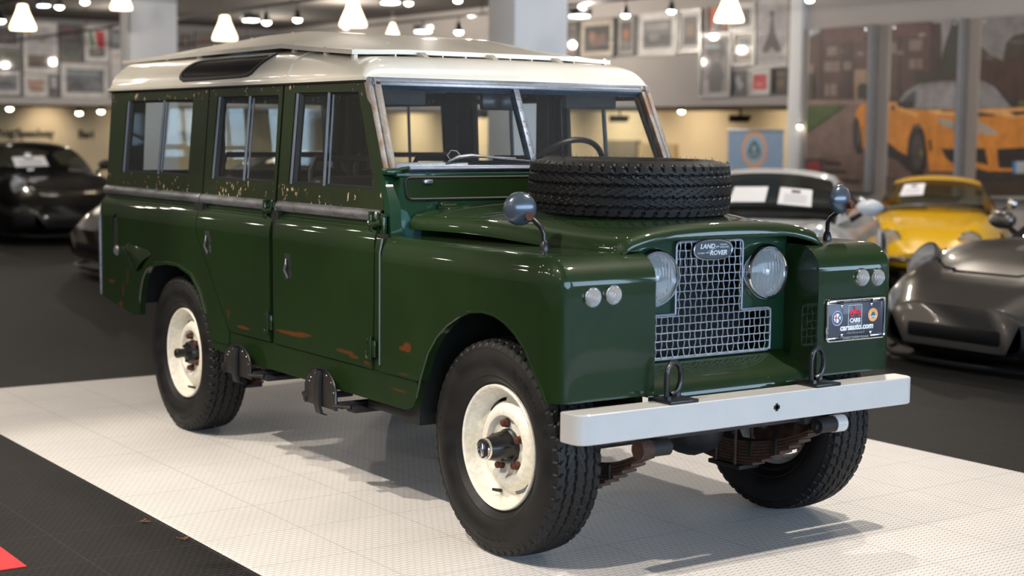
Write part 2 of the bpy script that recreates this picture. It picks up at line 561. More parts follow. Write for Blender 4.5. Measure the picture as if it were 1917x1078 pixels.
tag(MB().bbox(4.1, 4.9, -2.56, 3.0, 0.0, 0.003, 0.001, 1).build('added_red_strip', M['tile_red']), kind='structure')  # unseen red strip, added for its reflection in the front wings
tag(MB().box(X0, X1, YN-0.2, 18.2, ZC, ZC+0.25).build('ceiling', M['ceiling'], angle=0), kind='structure')
# back wall: open recess below the mezzanine
tag(MB().box(XB-0.25, XB, YN, YR, ZS+0.16, ZC).build('wall_back', M['wall_back_paint'], angle=0), kind='structure')
tag(MB().bbox(XB-0.3, XB+0.06, YN, YR, ZS, ZS+0.16, 0.02).build('trim_1', M['wall'], angle=30), kind='structure')
tag(MB().box(XB-4.2, XB-4.0, YN, 18.0, -0.6, ZS+0.12).build('wall_back_recess', M['wall_warm'], angle=0), kind='structure')
tag(MB().box(XB-4.0, XB-0.3, YN, YR, ZS, ZS+0.12).build('ceiling_recess', M['recess_ceiling'], angle=0), kind='structure')
# right wall: recess up to the pilaster, then solid
PX0, PX1 = -13.54, -13.27
tag(MB().box(XB, PX0, YR, YR+0.25, ZS-0.06, ZC).build('wall_right', M['wall_upper'], angle=0), kind='structure')
tag(MB().box(PX1, XF, YR, YR+0.25, -0.6, ZC).build('wall_right_front', M['wall'], angle=0), kind='structure')
tag(MB().bbox(PX0, PX1, YR-0.09, YR+0.25, -0.6, ZC, 0.01).build('trim_2', M['column'], angle=30), kind='structure')
tag(MB().box(XB-4.0, PX0+0.2, YR+0.25, 18.0, ZS-0.06, ZS+0.04).build('ceiling_recess_right', M['recess_ceiling'], angle=0), kind='structure')
tag(MB().box(XB-4.0, PX0+0.2, 17.8, 18.0, -0.6, ZS+0.10).build('wall_right_recess', M['wall_warm'], angle=0), kind='structure')
tag(MB().box(PX0, PX0+0.2, YR+0.25, 17.8, -0.6, ZS+0.04).build('wall_recess_end', M['wall_warm'], angle=0), kind='structure')
tag(MB().box(XB-4.0, XF, YN-0.2, YN, -0.3, ZC).build('wall_near', M['wall_dark'], angle=0), kind='structure')
# shop front with tall windows (behind the camera): daylight comes in here
mb = MB()
mb.box(XF, XF+0.2, YN, YR, -0.6, 0.35).box(XF, XF+0.2, YN, YR, 3.55, ZC)
for k in range(9):
    y = YN + (YR-YN)*k/8
    mb.box(XF, XF+0.2, y-0.12, y+0.12, 0.35, 3.55)
tag(mb.build('wall_front', M['wall'], angle=0), kind='structure')
for k in range(8):
    a = YN + (YR-YN)*k/8 + 0.12
    b = YN + (YR-YN)*(k+1)/8 - 0.12
    f = MB().box(XF+0.06, XF+0.12, a, b, 2.45, 2.53).box(XF+0.06, XF+0.12, a, b, 0.35, 0.42).build('window_%d' % (k+1), M['black'], angle=0)
    tag(f, kind='structure')
# square white columns
for nm, x0, x1, y0, y1 in (('trim_3', -9.92, -9.41, 5.83, 6.53), ('trim_5', -18.85, -18.4, 5.03, 5.77)):
    tag(MB().bbox(x0, x1, y0, y1, -0.6, ZC, 0.012).build(nm, M['column'], angle=30), kind='structure')

# ------------------------------------------------------------------ the green four wheel drive estate
# vehicle frame: x forwards from the front axle, y to its left, z up
LR = empty('four_wheel_drive_car', (0, 0, 0), 0,
           'dark green long wheelbase four wheel drive estate with cream roof, on the pale floor mat', 'car')
WB, ZW, RTY = -2.77, 0.386, 0.386

def ys(z):                                 # half width of the body side at height z
    if z >= 1.13: return 0.757-0.045*(z-1.13)/0.57
    if z > 1.03: return 0.80-0.043*(1-math.sqrt(max(0, 1-((z-1.03)/0.1)**2)))
    return 0.80
def side_panel(name, out, holes, mat, s, th=0.03, off=0.0, parent=LR, ang=30, fn=ys):
    """panel of the body side; out/holes are (x, z), s = -1 right, +1 left"""
    loops = [out] + (holes or [])
    tri = tessellate_polygon([[Vector((p[0], p[1], 0)) for p in l] for l in loops])
    flat = [p for l in loops for p in l]
    bm = bmesh.new()
    vs = [bm.verts.new((p[0], 0, p[1])) for p in flat]
    for t in tri:
        try: bm.faces.new([vs[i] for i in t])
        except ValueError: pass
    for k in range(11):
        zc = 1.03+0.01*k
        bmesh.ops.bisect_plane(bm, geom=bm.verts[:]+bm.edges[:]+bm.faces[:], plane_co=(0, 0, zc), plane_no=(0, 0, 1), dist=1e-5)
    bmesh.ops.recalc_face_normals(bm, faces=bm.faces[:])
    if bm.faces and sum(f.normal.y*f.calc_area() for f in bm.faces)*s < 0:
        bmesh.ops.reverse_faces(bm, faces=bm.faces[:])
    for v in bm.verts:
        v.co.y = s*(fn(v.co.z)+off)
    geo = bmesh.ops.extrude_face_region(bm, geom=bm.faces[:])
    for v in [g for g in geo['geom'] if isinstance(g, bmesh.types.BMVert)]:
        v.co.y -= s*th
    bmesh.ops.recalc_face_normals(bm, faces=bm.faces[:])
    mb = MB().bm(bm)
    return mb.build(name, mat, parent, angle=ang, merge=False)

def ssurf(x, z, s, off=0.0):
    return Vector((x, s*(ys(z)+off), z))
def sbox(mb, x0, x1, z0, z1, s, y0, y1, r=0.004):
    """box standing on the body side between heights y0 and y1 off the surface"""
    yb = ys((z0+z1)/2)
    a, b = sorted((s*(yb+y0), s*(yb+y1)))
    return mb.bbox(x0, x1, a, b, z0, z1, r)

ARCH_R = [(-2.275, .515), (-2.33, .63), (-2.40, .735), (-2.50, .805), (-2.65, .836), (-2.80, .838), (-2.95, .822), (-3.06, .79),
          (-3.115, .735), (-3.15, .66), (-3.165, .575), (-3.165, .545)]
ARCH_F = [(-.43, .51), (-.395, .60), (-.348, .69), (-.29, .755), (-.221, .805), (-.14, .845), (-.064, .868), (.015, .876), (.087, .870),
          (.155, .850), (.216, .818), (.275, .768), (.326, .70), (.362, .66), (.392, .612)]

def flap_handle(parent, x, z, s):
    h = MB()
    sbox(h, x-.028, x+.028, z-.058, z+.058, s, -.02, .0015, .004)
    l = h; h.cur = 1
    yb = s*ys(z)
    l.tube([(x-.004, yb+s*.004, z+.035), (x+.006, yb+s*.010, z+.012), (x-.004, yb+s*.012, z-.012), (x+.016, yb+s*.006, z-.045)], [.004, .006, .006, .005], 8)
    h.build('door_handle', [M['black_matt'], M['channel']], parent)
def hinge(parent, x, z, s, top=False):
    h = MB()
    yb = ys(z)
    sbox(h, x-.038, x-.004, z-.045, z+.035, s, -.002, .012, .003)
    sbox(h, x+.006, x+.032, z-.035, z+.030, s, -.002, .010, .003)
    h.tube([(x+.001, s*(yb+.012), z-.05), (x+.001, s*(yb+.012), z+.045)], .009, 10)
    for dz in (-.025, .02):
        h.lathe([(0, .004), (.006, .004), (.007, 0)], frame_axes((1, 0, 0), (0, 0, -s), (x-.022, s*(yb+.012), z+dz)), 8)
    if top:
        h.tube([(x-.045, s*(yb+.03), z+.004), (x+.0, s*(yb+.034), z-.004), (x+.035, s*(yb+.024), z+.004)], [.010, .012, .011], 8)
        sbox(h, x-.05, x-.028, z-.035, z+.045, s, 0, .034, .005)
        sbox(h, x+.022, x+.045, z-.05, z+.04, s, 0, .02, .005)
    h.build('hinge', M['green'], parent)
def window(parent, x0, x1, z0, z1, xb, xt, s, chan=True, xr0=None, xr1=None):
    """sliding window: pane, rear channel and centre channel; x0..x1 at the sill, bar from xb to xt"""
    p = MB()
    xt0 = x0 if xr0 is None else xr0
    xt1 = x1 if xr1 is None else xr1
    p.prism([(x0, z0), (x1, z0), (xt1, z1), (xt0, z1)], None, lambda q: (q[0], s*(ys(q[1])-.016), q[1]), lambda q: (q[0], s*(ys(q[1])-.019), q[1]))
    g = p.build('window_pane', M['pane'], parent, angle=0)
    def rod(name, p, q, r, m, seg=8): MB().tube([p, q], r, seg).build(name, m, parent)
    rod('window_channel', (xb, s*(ys(z0)-.008), z0), (xt, s*(ys(z1)-.008), z1), .008, M['channel'])
    rod('sliding_pane_edge', (xb+.022, s*(ys(z0)-.016), z0), (xt+.022, s*(ys(z1)-.016), z1), .005, M['channel'], 6)
    if chan:
        rod('window_channel', (x0+.012, s*(ys(z0)-.008), z0), (xt0+.012, s*(ys(z1)-.008), z1), .008, M['channel'])
    rod('window_seal', (x0+.036, s*(ys(z0)-.018), z0), (xt0+.036, s*(ys(z1)-.018), z1), .013, M['seal'], 6)
    rod('window_seal', (x0, s*(ys(z0)-.016), z0+.004), (x1, s*(ys(z0)-.016), z0+.004), .008, M['seal'], 6)
    rod('window_seal', (xt0, s*(ys(z1)-.016), z1-.003), (xt1, s*(ys(z1)-.016), z1-.003), .008, M['seal'], 6)
def capping(x0, x1, s, parent):
    m = MB()
    z0, z1 = 1.148, 1.188
    prof = [(-.004, z0-.004), (.012, z0), (.019, z0+.012), (.020, (z0+z1)/2), (.018, z1-.008), (.010, z1), (-.004, z1+.003)]
    xs = [x0, x0+.004] + [x0+.004+(x1-x0-.008)*k/12 for k in range(1, 12)] + [x1-.004, x1]
    def fn(i, j):
        k = .75 if i in (0, len(xs)-1) else 1.0
        d, z = prof[j]
        return Vector((xs[i], s*(ys(z)+d*k), z))
    m.grid(len(xs), len(prof), fn)
    for i in (0, len(xs)-1):
        m.add([fn(i, j) for j in range(len(prof))], [tuple(range(len(prof)))])
    return m.build('waist_capping', M['galv'], parent)

for s in (-1, 1):
    # rear body side
    tub = side_panel('rear_body_side', [(-3.725, 1.146), (-2.452, 1.146), (-2.44, 1.01), (-2.078, .578), (-2.078, .515)] + ARCH_R +
                     [(-3.25, .534), (-3.715, .597)], None, M['green_marked'], s)
    capping(-3.745, -2.478, s, tub)
    lip = MB()
    lip.tube([(x, s*.801, z) for x, z in ARCH_R[1:-1]], .010, 6)
    lip.build('wheel_arch_lip', M['green'], tub)
    if s < 0:                              # creased dent behind the arch, recessed fuel filler
        d = MB()
        d.prism([(-3.53, .835), (-3.455, .82), (-3.455, 1.025), (-3.52, 1.03)], None, lambda p: (p[0], s*.788, p[1]), lambda p: (p[0], s*.8025, p[1]))
        d.build('fuel_filler_recess', M['green_dark'], tub)
        c = MB().lathe([(0, .012), (.022, .010), (.03, 0)], frame_axes((1, 0, 0), (0, 0, 1), (-3.475, s*.803, .855)), 14)
        c.build('fuel_filler_cap', M['galv'], tub)
        c = MB().tube([(-3.535, s*.804, .825), (-3.525, s*.806, 1.03), (-3.49, s*.804, 1.045)], .006, 6).build('recess_trim', M['green'], tub)
        dn = MB()
        pts = [(-3.40, .875, .0), (-3.31, .905, .004), (-3.18, .895, .003), (-3.05, .885, .0), (-3.0, .865, .0), (-3.09, .83, .012), (-3.15, .79, .014),
               (-3.20, .765, .004), (-3.29, .80, .001), (-3.25, .85, .022), (-3.17, .845, .02)]
        dn.add([(x, s*(.800+d), z) for x, z, d in pts], [(0, 1, 9), (1, 2, 10, 9), (2, 3, 10), (3, 4, 5, 10), (5, 6, 10), (6, 7, 9, 10), (7, 8, 9), (8, 0, 9)])
        dn.build('dented_panel_crease', M['green'], tub, angle=60)
    edge = MB().tube([(-3.722, s*.797, .60), (-3.722, s*.800, 1.02), (-3.722, s*.775, 1.10)], .011, 8)
    edge.build('corner_capping', M['galv'], tub)
    up = side_panel('rear_side_window_panel', [(-3.745, 1.189), (-2.476, 1.189), (-2.47, 1.697), (-3.752, 1.697)],
                    [[(-3.535, 1.265), (-2.655, 1.267), (-2.65, 1.638), (-3.52, 1.638)]], M['green_chipped'], s)
    window(up, -3.535, -2.655, 1.265, 1.638, -3.046, -3.023, s, xr0=-3.52, xr1=-2.65)
    # rear door
    rd = side_panel('rear_door', [(-2.446, 1.146), (-1.658, 1.146), (-1.652, .579), (-2.068, .579), (-2.433, 1.012)], None, M['green_marked'], s)
    side_panel('door_top', [(-2.464, 1.189), (-1.692, 1.189), (-1.688, 1.697), (-2.459, 1.697)],
               [[(-2.388, 1.264), (-1.717, 1.267), (-1.725, 1.645), (-2.367, 1.645)]], M['green_chipped'], s, parent=rd)
    window(rd, -2.388, -1.717, 1.264, 1.645, -2.036, -2.027, s, xr0=-2.367, xr1=-1.725)
    capping(-2.462, -1.735, s, rd)
    flap_handle(rd, -2.31, .966, s)
    hinge(rd, -1.655, .668, s)
    hinge(rd, -1.695, 1.147, s, True)
    # front door
    fd = side_panel('front_door', [(-1.622, 1.146), (-.758, 1.146), (-.744, 1.04), (-.752, .576), (-1.616, .578)], None, M['green_marked'], s)
    side_panel('door_top', [(-1.674, 1.189), (-.756, 1.189), (-.760, 1.30), (-.957, 1.697), (-1.672, 1.697)],
               [[(-1.578, 1.266), (-.832, 1.269), (-1.016, 1.648), (-1.568, 1.652)]], M['green_chipped'], s, parent=fd)
    window(fd, -1.578, -.832, 1.266, 1.650, -1.264, -1.273, s, xr0=-1.568, xr1=-1.018)
    capping(-1.655, -.772, s, fd)
    flap_handle(fd, -1.482, .917, s)
    hinge(fd, -.752, .661, s)
    hinge(fd, -.760, 1.139, s, True)
    # pillars behind the shut lines
    for (x0, x1, z0, z1) in ((-1.665, -1.60, .52, 1.15), (-2.50, -2.40, .95, 1.15), (-.76, -.70, .52, 1.10)):
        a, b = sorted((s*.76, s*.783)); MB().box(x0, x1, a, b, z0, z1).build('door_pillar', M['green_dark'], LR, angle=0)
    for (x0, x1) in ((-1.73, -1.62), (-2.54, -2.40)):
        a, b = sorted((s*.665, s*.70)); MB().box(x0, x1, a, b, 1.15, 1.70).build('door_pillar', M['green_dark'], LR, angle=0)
    hp = side_panel('hinge_pillar', [(-.740, 1.085), (-.696, 1.085), (-.696, .576), (-.748, .576)], None, M['green'], s, th=.02, off=-.004)
    MB().tube([(-.694, s*.802, .60), (-.694, s*.802, 1.03), (-.694, s*.79, 1.085)], .004, 6).build('door_seal', M['channel'], hp)
    # sill
    side_panel('sill_panel', round_poly([(-2.30, .480), (-2.27, .576), (-.432, .573), (-.424, .53), (-.452, .474), (-.511, .452), (-2.07, .460), (-2.17, .474)], .012),
               None, M['green_marked'], s, th=.03, off=-.006)

# ------------------------------------------------------------------ front wings
def cutter(name, mb):
    o = mb.build(name, M['black'], None, angle=0)
    return o
def boolean(o, cuts):
    for c in cuts:
        md = o.modifiers.new('b', 'BOOLEAN')
        md.operation = 'DIFFERENCE'; md.solver = 'EXACT'; md.object = c
    bpy.context.view_layer.update()
    dg = bpy.context.evaluated_depsgraph_get()
    me = bpy.data.meshes.new_from_object(o.evaluated_get(dg))
    me.name = o.name
    o.modifiers.clear()
    o.data = me
    me.polygons.foreach_set('use_smooth', [True]*len(me.polygons))
    me.set_sharp_from_angle(angle=math.radians(32))
    for c in cuts:
        bpy.data.objects.remove(c)
WX0, WX1, WY0, WY1, WZ0, WZ1 = -.692, .446, .385, .800, .575, 1.093
RX, RY, RZ = .115, .055, .095
def wing(s):
    xs = [WX0 + (WX1-RX-WX0)*k/14 for k in range(15)] + [WX1-RX+RX*k/10 for k in range(1, 11)]
    ysl = [WY0 + (WY1-RY-WY0)*k/6 for k in range(7)] + [WY1-RY+RY*k/8 for k in range(1, 9)]
    zs = [WZ0 + (WZ1-RZ-WZ0)*k/8 for k in range(9)] + [WZ1-RZ+RZ*k/10 for k in range(1, 11)]
    def rnd(x, y, z):
        dx = max(0, x-(WX1-RX))/RX; dy = max(0, y-(WY1-RY))/RY; dz = max(0, z-(WZ1-RZ))/RZ
        l = math.sqrt(dx*dx+dy*dy+dz*dz)
        mx = max(dx, dy, dz)
        if l > 1e-6:
            k = mx/l
            dx, dy, dz = dx*k, dy*k, dz*k
        return Vector((min(x, WX1-RX)+dx*RX, s*(min(y, WY1-RY)+dy*RY), min(z, WZ1-RZ)+dz*RZ))
    mb = MB()
    nx, ny, nz = len(xs), len(ysl), len(zs)
    for z in (zs[0], zs[-1]): mb.grid(nx, ny, lambda i, j: rnd(xs[i], ysl[j], z))
    for y in (ysl[0], ysl[-1]): mb.grid(nx, nz, lambda i, j: rnd(xs[i], y, zs[j]))
    for x in (xs[0], xs[-1]): mb.grid(ny, nz, lambda i, j: rnd(x, ysl[i], zs[j]))
    o = mb.build('front_wing', M['green_marked'], LR, angle=32)
    a = MB(); a.prism(ARCH_F + [(.392, .40), (-.43, .40)], None, lambda p: (p[0], s*.415, p[1]), lambda p: (p[0], s*.85, p[1]))
    b = MB().box(-.52, .36, *sorted((s*.41, s*.76)), .45, .985)
    c = MB().box(.385, .6, *sorted((s*.30, s*.9)), .45, .612)
    boolean(o, [cutter('c1', a), cutter('c2', b), cutter('c3', c)])
    e = MB().tube([(x, s*.797, z) for x, z in ARCH_F], .006, 6)
    e.build('wheel_arch_lip', M['green'], o)
    # seam down the front corner, inner liner
    MB().tube([(WX1-.002, s*.745, .615), (WX1-.0016, s*.744, .98)], .0018, 5).build('panel_seam', M['green_dark'], o)
    l = MB().box(-.50, .20, *sorted((s*.36, s*.383)), .42, .99)
    l.box(-.56, -.45, *sorted((s*.36, s*.77)), .40, .95)
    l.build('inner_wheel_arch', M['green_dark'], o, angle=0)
    return o
WINGS = {s: wing(s) for s in (-1, 1)}
def lathe_x(mb, prof, x, y, z, seg=28, tilt=0.0):
    """lathe about an axis pointing forwards (+x)"""
    m = Matrix.Translation((x, y, z)) @ Matrix.Rotation(tilt, 4, 'Z') @ Matrix.Rotation(PI/2, 4, 'Y')
    return mb.lathe(prof, m, seg)
def side_lamp(y, z, s):
    b = MB(); lathe_x(b, [(0, .0), (.034, 0), (.035, .006), (.033, .012), (.029, .012)], WX1-.003, y, z, 24)
    r = b.build('side_lamp', M['chrome'], LR)
    l = MB()
    prof = [(.030, .010)]
    for k in range(4):
        r0 = .029-.0062*k
        prof += [(r0, .014+.0062*k), (r0-.0015, .0185+.0062*k), (r0-.005, .0195+.0062*k)]
    prof += [(.004, .040), (0, .040)]
    lathe_x(l, prof, WX1-.003, y, z, 24)
    l.build('lamp_lens', M['lens_small'], r, angle=20)
    k = MB(); lathe_x(k, [(0, .0125), (.028, .0125)], WX1-.003, y, z, 24)
    k.build('lamp_reflector', M['dull_reflector'], r)
for y, z in ((-.657, .959), (-.571, .963)): side_lamp(y, z, -1)
for y, z in ((.606, .968), (.689, .965)): side_lamp(y, z, 1)

# ------------------------------------------------------------------ grille panel, lamps, apron
XG = .27
hole = round_poly([(-.30, .705), (.30, .705), (.30, .855), (.155, .855), (.155, 1.108), (-.155, 1.108), (-.155, .855), (-.30, .855)], .012, 3)
gp = MB()
gp.prism([(-.39, .655), (.39, .655), (.39, 1.15), (-.39, 1.15)], [hole], lambda p: (XG, p[0], p[1]), lambda p: (XG-.012, p[0], p[1]))
gp = gp.build('grille_panel', M['green_bulkhead'], LR, angle=0)
rad = MB().box(XG-.20, XG-.12, -.30, .30, .66, 1.12)
rad.box(XG-.30, XG-.26, -.39, .39, .6, 1.12)
rad = rad.build('radiator', M['black_matt'], LR, angle=0)
fins = MB()
for k in range(9):
    fins.box(XG-.118, XG-.112, -.052+.0125*k, -.046+.0125*k, .985, 1.075)
fins.build('radiator_fins', M['black'], rad, angle=0)
def wavy(mb, fixed, a, b, horiz, ph):
    n = max(6, int(abs(b-a)/.0075))
    pts = []
    for k in range(n+1):
        t = a+(b-a)*k/n
        w = .0016*math.sin(PI*t/.0262+ph)
        h = .0026*math.cos(PI*t/.0262+ph)
        pts.append((XG+.014+h, t, fixed+w*.3) if horiz else (XG+.014-h, fixed+w*.9, t))
    mb.tube(pts, .0024, 5)
gr = MB()
zr = [.705+.0290*k for k in range(15)]
for z in zr:
    lim = .300 if z < .856 else .155
    wavy(gr, z, -lim, lim, True, 0 if zr.index(z) % 2 else PI)
yk = [-.300+.0262*k for k in range(24)]
for i, y in enumerate(yk):
    wavy(gr, y, .702, 1.112 if abs(y) < .157 else .853, False, 0 if i % 2 else PI)
fr = round_poly([(-.303, .700), (.303, .700), (.303, .857), (.158, .857), (.158, 1.114), (-.158, 1.114), (-.158, .857), (-.303, .857)], [.02, .02, .02, .004, .02, .02, .004, .02], 4)
gr.tube([(XG+.013, p[0], p[1]) for p in fr], .0042, 6, closed=True)
grille = gr.build('grille_mesh', M['wire'], LR, angle=50)
def superell(a, b, n, k=40):
    return [(a*math.copysign(abs(math.cos(2*PI*i/k))**(2/n), math.cos(2*PI*i/k)), b*math.copysign(abs(math.sin(2*PI*i/k))**(2/n), math.sin(2*PI*i/k))) for i in range(k)]
BZ = 1.083
bd = MB()
bd.prism(superell(.090, .0355, 2.5), None, lambda p: (XG+.021, p[0], BZ+p[1]), lambda p: (XG+.029, p[0], BZ+p[1]))
bd = bd.build('badge', plain('badge_enamel', rgb(26, 36, 44), 0.3, coat=.5), LR)
MB().tube([(XG+.029, p[0], BZ+p[1]) for p in superell(.090, .0355, 2.5)], .0034, 6, closed=True).build('badge_rim', M['alu'], bd)
BM = lambda y, z: frame_axes((0, 1, 0), (0, 0, 1), (XG+.0295, y, z))
def mark(text, y, z, size, w, parent, mat, mk=None, sh=.25, bold=.0):
    return lettering(text, size, (mk or BM)(y, z), mat, parent, 'lettering', bold, .0006, sh, w)
mark('LAND', -.028, BZ+.0115, .0235, .070, bd, M['white_print'], bold=.0006)
mark('ROVER', .024, BZ-.0125, .0235, .082, bd, M['white_print'], bold=.0006)
mark('SOLIHULL', .050, BZ+.0165, .0085, .034, bd, M['white_print'])
mark('WARWICKSHIRE', .052, BZ+.0075, .0085, .044, bd, M['white_print'])
mark('ENGLAND', -.058, BZ-.0115, .0085, .034, bd, M['white_print'])
MB().tube([(XG+.0298, .008, BZ+.0115), (XG+.0298, .028, BZ+.0115), (XG+.0298, -.036, BZ-.0115), (XG+.0298, -.014, BZ-.0115)], .0009, 5).build('badge_line', M['white_print'], bd)

for s in (-1, 1):
    b = MB(); lathe_x(b, [(.110, -.004), (.112, .004), (.107, .012), (.105, .030), (.104, .040), (.101, .050), (.095, .056), (.089, .056), (.086, .052), (.086, .02)], XG-.014, s*.266, .991, 40)
    h = b.build('headlamp', M['chrome'], LR)
    r = MB(); lathe_x(r, [(.086, .050), (.080, .034), (.066, .014), (.045, .0), (.02, -.004), (0, -.005)], XG-.014, s*.266, .991, 36)
    r.build('lamp_reflector', M['silver'], h)
    l = MB(); lathe_x(l, [(.0865, .050), (.080, .056), (.062, .064), (.040, .069), (.018, .0715), (0, .072)], XG-.014, s*.266, .991, 36)
    l.build('lamp_lens', M['lens'], h)
    c = MB(); lathe_x(c, [(.014, .0), (.014, .03), (.010, .036), (0, .038)], XG-.014, s*.266, .991, 12)
    c.build('lamp_bulb', M['silver'], h)

ap = MB()
prof = [(XG-.01, .700), (XG+.004, .694), (.330, .670), (.372, .650), (.395, .634), (.408, .616), (.414, .595), (.416, .556), (.404, .556)]
ap.grid(2, len(prof), lambda i, j: Vector((prof[j][0], (-.385, .385)[i], prof[j][1])))
ap.build('front_apron', M['green'], LR, angle=40)

# ------------------------------------------------------------------ bonnet
def bon_y(x): return .668+(.478-.668)*(x+.70)/1.06
def bon_z(x, y):
    t = abs(y)/bon_y(x)
    zc = 1.222 if x < -.45 else 1.222-.036*smooth01(-.45, .30, x)
    return zc-.030*t**2-.028*t**6
bx = [-.70+.10*k for k in range(10)] + [.25, .29, .315, .335, .35, .36, .366, .371, .375]
bt = [-1, -.992, -.982, -.968, -.95, -.92, -.88, -.8] + [-.7+.1*k for k in range(15)] + [.8, .88, .92, .95, .968, .982, .992, 1]
def bonnet_pt(i, j):
    x = bx[i]; y = bt[j]*bon_y(x)
    z = bon_z(x, y)
    r = .034
    d = min(r, (bon_y(x)-abs(y)))
    f = min(r*1.3, (.375-x))
    k = math.sqrt(max(0, 1-min(1, ((r-d)/r)**2+((r*1.3-f)/(r*1.3))**2)))
    return Vector((x, y, z-.036*(1-k)))
mb = MB()
nb, nt = len(bx), len(bt)
mb.grid(nb, nt, bonnet_pt)
rim = [bonnet_pt(i, 0) for i in range(nb)] + [bonnet_pt(nb-1, j) for j in range(1, nt)] + [bonnet_pt(i, nt-1) for i in range(nb-2, -1, -1)]
low = [Vector((p.x-.002, p.y*.997, min(p.z-.010, 1.128))) for p in rim]
inn = [Vector((p.x-.012, p.y*.975, q.z)) for p, q in zip(rim, low)]
o = len(rim)
mb.add(rim+low+inn, [(k, k+1, o+k+1, o+k) for k in range(o-1)] + [(o+k, o+k+1, 2*o+k+1, 2*o+k) for k in range(o-1)])
bonnet = mb.build('bonnet', M['green'], LR, angle=50)
MB().box(-.69, XG-.02, -.60, .60, 1.06, 1.085).box(.0, XG-.02, -.385, .385, 1.10, 1.13).build('engine_bay_cover', M['black_matt'], LR, angle=0)
for y in (-.50, .50):                                      # bonnet hinge catches
    c = MB().bbox(-.715, -.64, y-.03, y+.03, 1.19, 1.203, .003).bbox(-.72, -.700, y-.026, y+.026, 1.195, 1.222, .004)
    c.bbox(-.655, -.61, y+.025, y+.075, 1.188, 1.206, .004)
    c.tube([(-.68, y-.032, 1.207), (-.68, y+.032, 1.207)], .007, 8)
    c.build('bonnet_hinge', M['green'], bonnet)

# ------------------------------------------------------------------ bumper with lifting rings
ob = round_poly([(.458, -.79), (.562, -.79), (.562, .79), (.458, .79)], [.006, .075, .075, .006], 10)
bp = MB()
n = len(ob)
def bp_ring(inset, z):
    c = Vector((.51, 0))
    out = []
    for x, y in ob:
        out.append(Vector((x-math.copysign(inset, x-.51), y-math.copysign(inset, y), z)))
    return out
rings = [bp_ring(.003, .494), bp_ring(.0, .497), bp_ring(.0, .591), bp_ring(.003, .594)]
vs = [p for r in rings for p in r]
fs = [(a*n+i, a*n+(i+1) % n, (a+1)*n+(i+1) % n, (a+1)*n+i) for a in range(3) for i in range(n)] + [tuple(range(n)), tuple(range(3*n, 4*n))]
bumper = bp.add(vs, fs).build('front_bumper', M['bumper'], LR, angle=30)
hc = MB().bbox(.561, .5626, .062, .092, .537, .551, .0007, 1).bbox(.561, .5626, .070, .084, .530, .558, .0007, 1)
hc.build('starting_handle_hole', M['black_matt'], bumper)
for y in (-.345, .335):
    p = MB().bbox(.445, .560, y-.062, y+.062, .594, .606, .003)
    p.lathe([(0, .012), (.010, .012), (.011, 0)], Matrix.Translation((.53, y-.045, .606)), 6)
    p.lathe([(0, .012), (.010, .012), (.011, 0)], Matrix.Translation((.47, y+.045, .606)), 6)
    pts = [(.50, y-.030, .604), (.50, y-.032, .65), (.50, y-.031, .685), (.50, y-.024, .712), (.50, y-.010, .727), (.50, y+.006, .727), (.50, y+.022, .714),
           (.50, y+.031, .69), (.50, y+.030, .66), (.50, y+.020, .636), (.50, y+.004, .622), (.50, y-.012, .618)]
    p.tube(pts, .0095, 10).build('lifting_ring', M['black'], bumper)

# ------------------------------------------------------------------ wheels
TW = .090
def tread_depth(th, h):
    N = 54
    u = th*N/(2*PI)
    f = u-math.floor(u)
    tri = (f if f < .8 else (1-f)*4)-.4
    d = 0
    for p, sg in ((-.058, 1), (-.021, -1), (.021, 1), (.058, -1)):
        if abs(h-(p+sg*tri*.0085)) < .0034: d = .0085
    a = abs(h)*.077/TW
    if a > .056:
        q = (u+(.5 if h > 0 else 0)+(a-.056)*14) % 1.0
        if q < .20 and a > .060: d = max(d, .0075)
    else:
        q = (u*1.0+h*48*(1 if abs(h) > .034 else -1)) % 1.0
        if q < .10: d = max(d, .0035)
    return d
def tyre_mesh():
    side = [(.205, .050), (.212, .060), (.224, .067), (.231, .067), (.246, .079), (.252, .083), (.256, .082), (.28, .0925), (.300, .0955), (.318, .0955), (.337, .0915), (.350, .087), (.353, .0885), (.357, .087),
            (.366, .0815), (.373, .0785)]
    nt = 46
    tr = [(None, TW-2*TW*k/(nt-1)) for k in range(nt)]
    NS = 432
    vs = []
    side = [(r, h+.0125*min(1, max(0, (r-.225)/.05))) for r, h in side]
    prof = [(r, h) for r, h in side] + tr + [(r, -h) for r, h in side[::-1]]
    n = len(prof)
    for k in range(NS):
        t = 2*PI*k/NS
        for r, h in prof:
            if r is None:
                r = .3865-.0085*abs(h/TW)**2.2-tread_depth(t, h)
            elif r > .355 and abs(h) < .11:
                q = (t*54/(2*PI)+(.5 if h > 0 else 0)) % 1.0
                if q < .22 and r > .362: r -= .004; h -= math.copysign(.003, h)
            vs.append((r*math.cos(t), r*math.sin(t), h))
    fs = [(k*n+i, ((k+1) % NS)*n+i, ((k+1) % NS)*n+i+1, k*n+i+1) for k in range(NS) for i in range(n-1)]
    mb = MB().add(vs, fs)
    o = mb.build('tyre', M['tyre'], None, angle=28, merge=False)
    return o
def raised_ring(rim, r, h, seed):
    """raised maker's marks on the sidewall: unreadable short bars"""
    rnd = random.Random(seed)
    for a0, cnt in ((.5, 9), (2.6, 8), (4.4, 10)):
        mb = MB()
        for k in range(cnt):
            a = a0+k*.062
            m = Matrix.Rotation(a, 4, 'Z') @ Matrix.Translation((r, 0, h))
            w = rnd.choice((.004, .006, .008))
            mb.box(-.014, .014, -.0022, .0022, -.001, .0012, m)
            mb.box(-.014 if k % 2 else .010, -.010 if k % 2 else .014, -.0022, w+.004, -.001, .0012, m)
        mb.build('sidewall_lettering', M['tyre'], rim, angle=0)
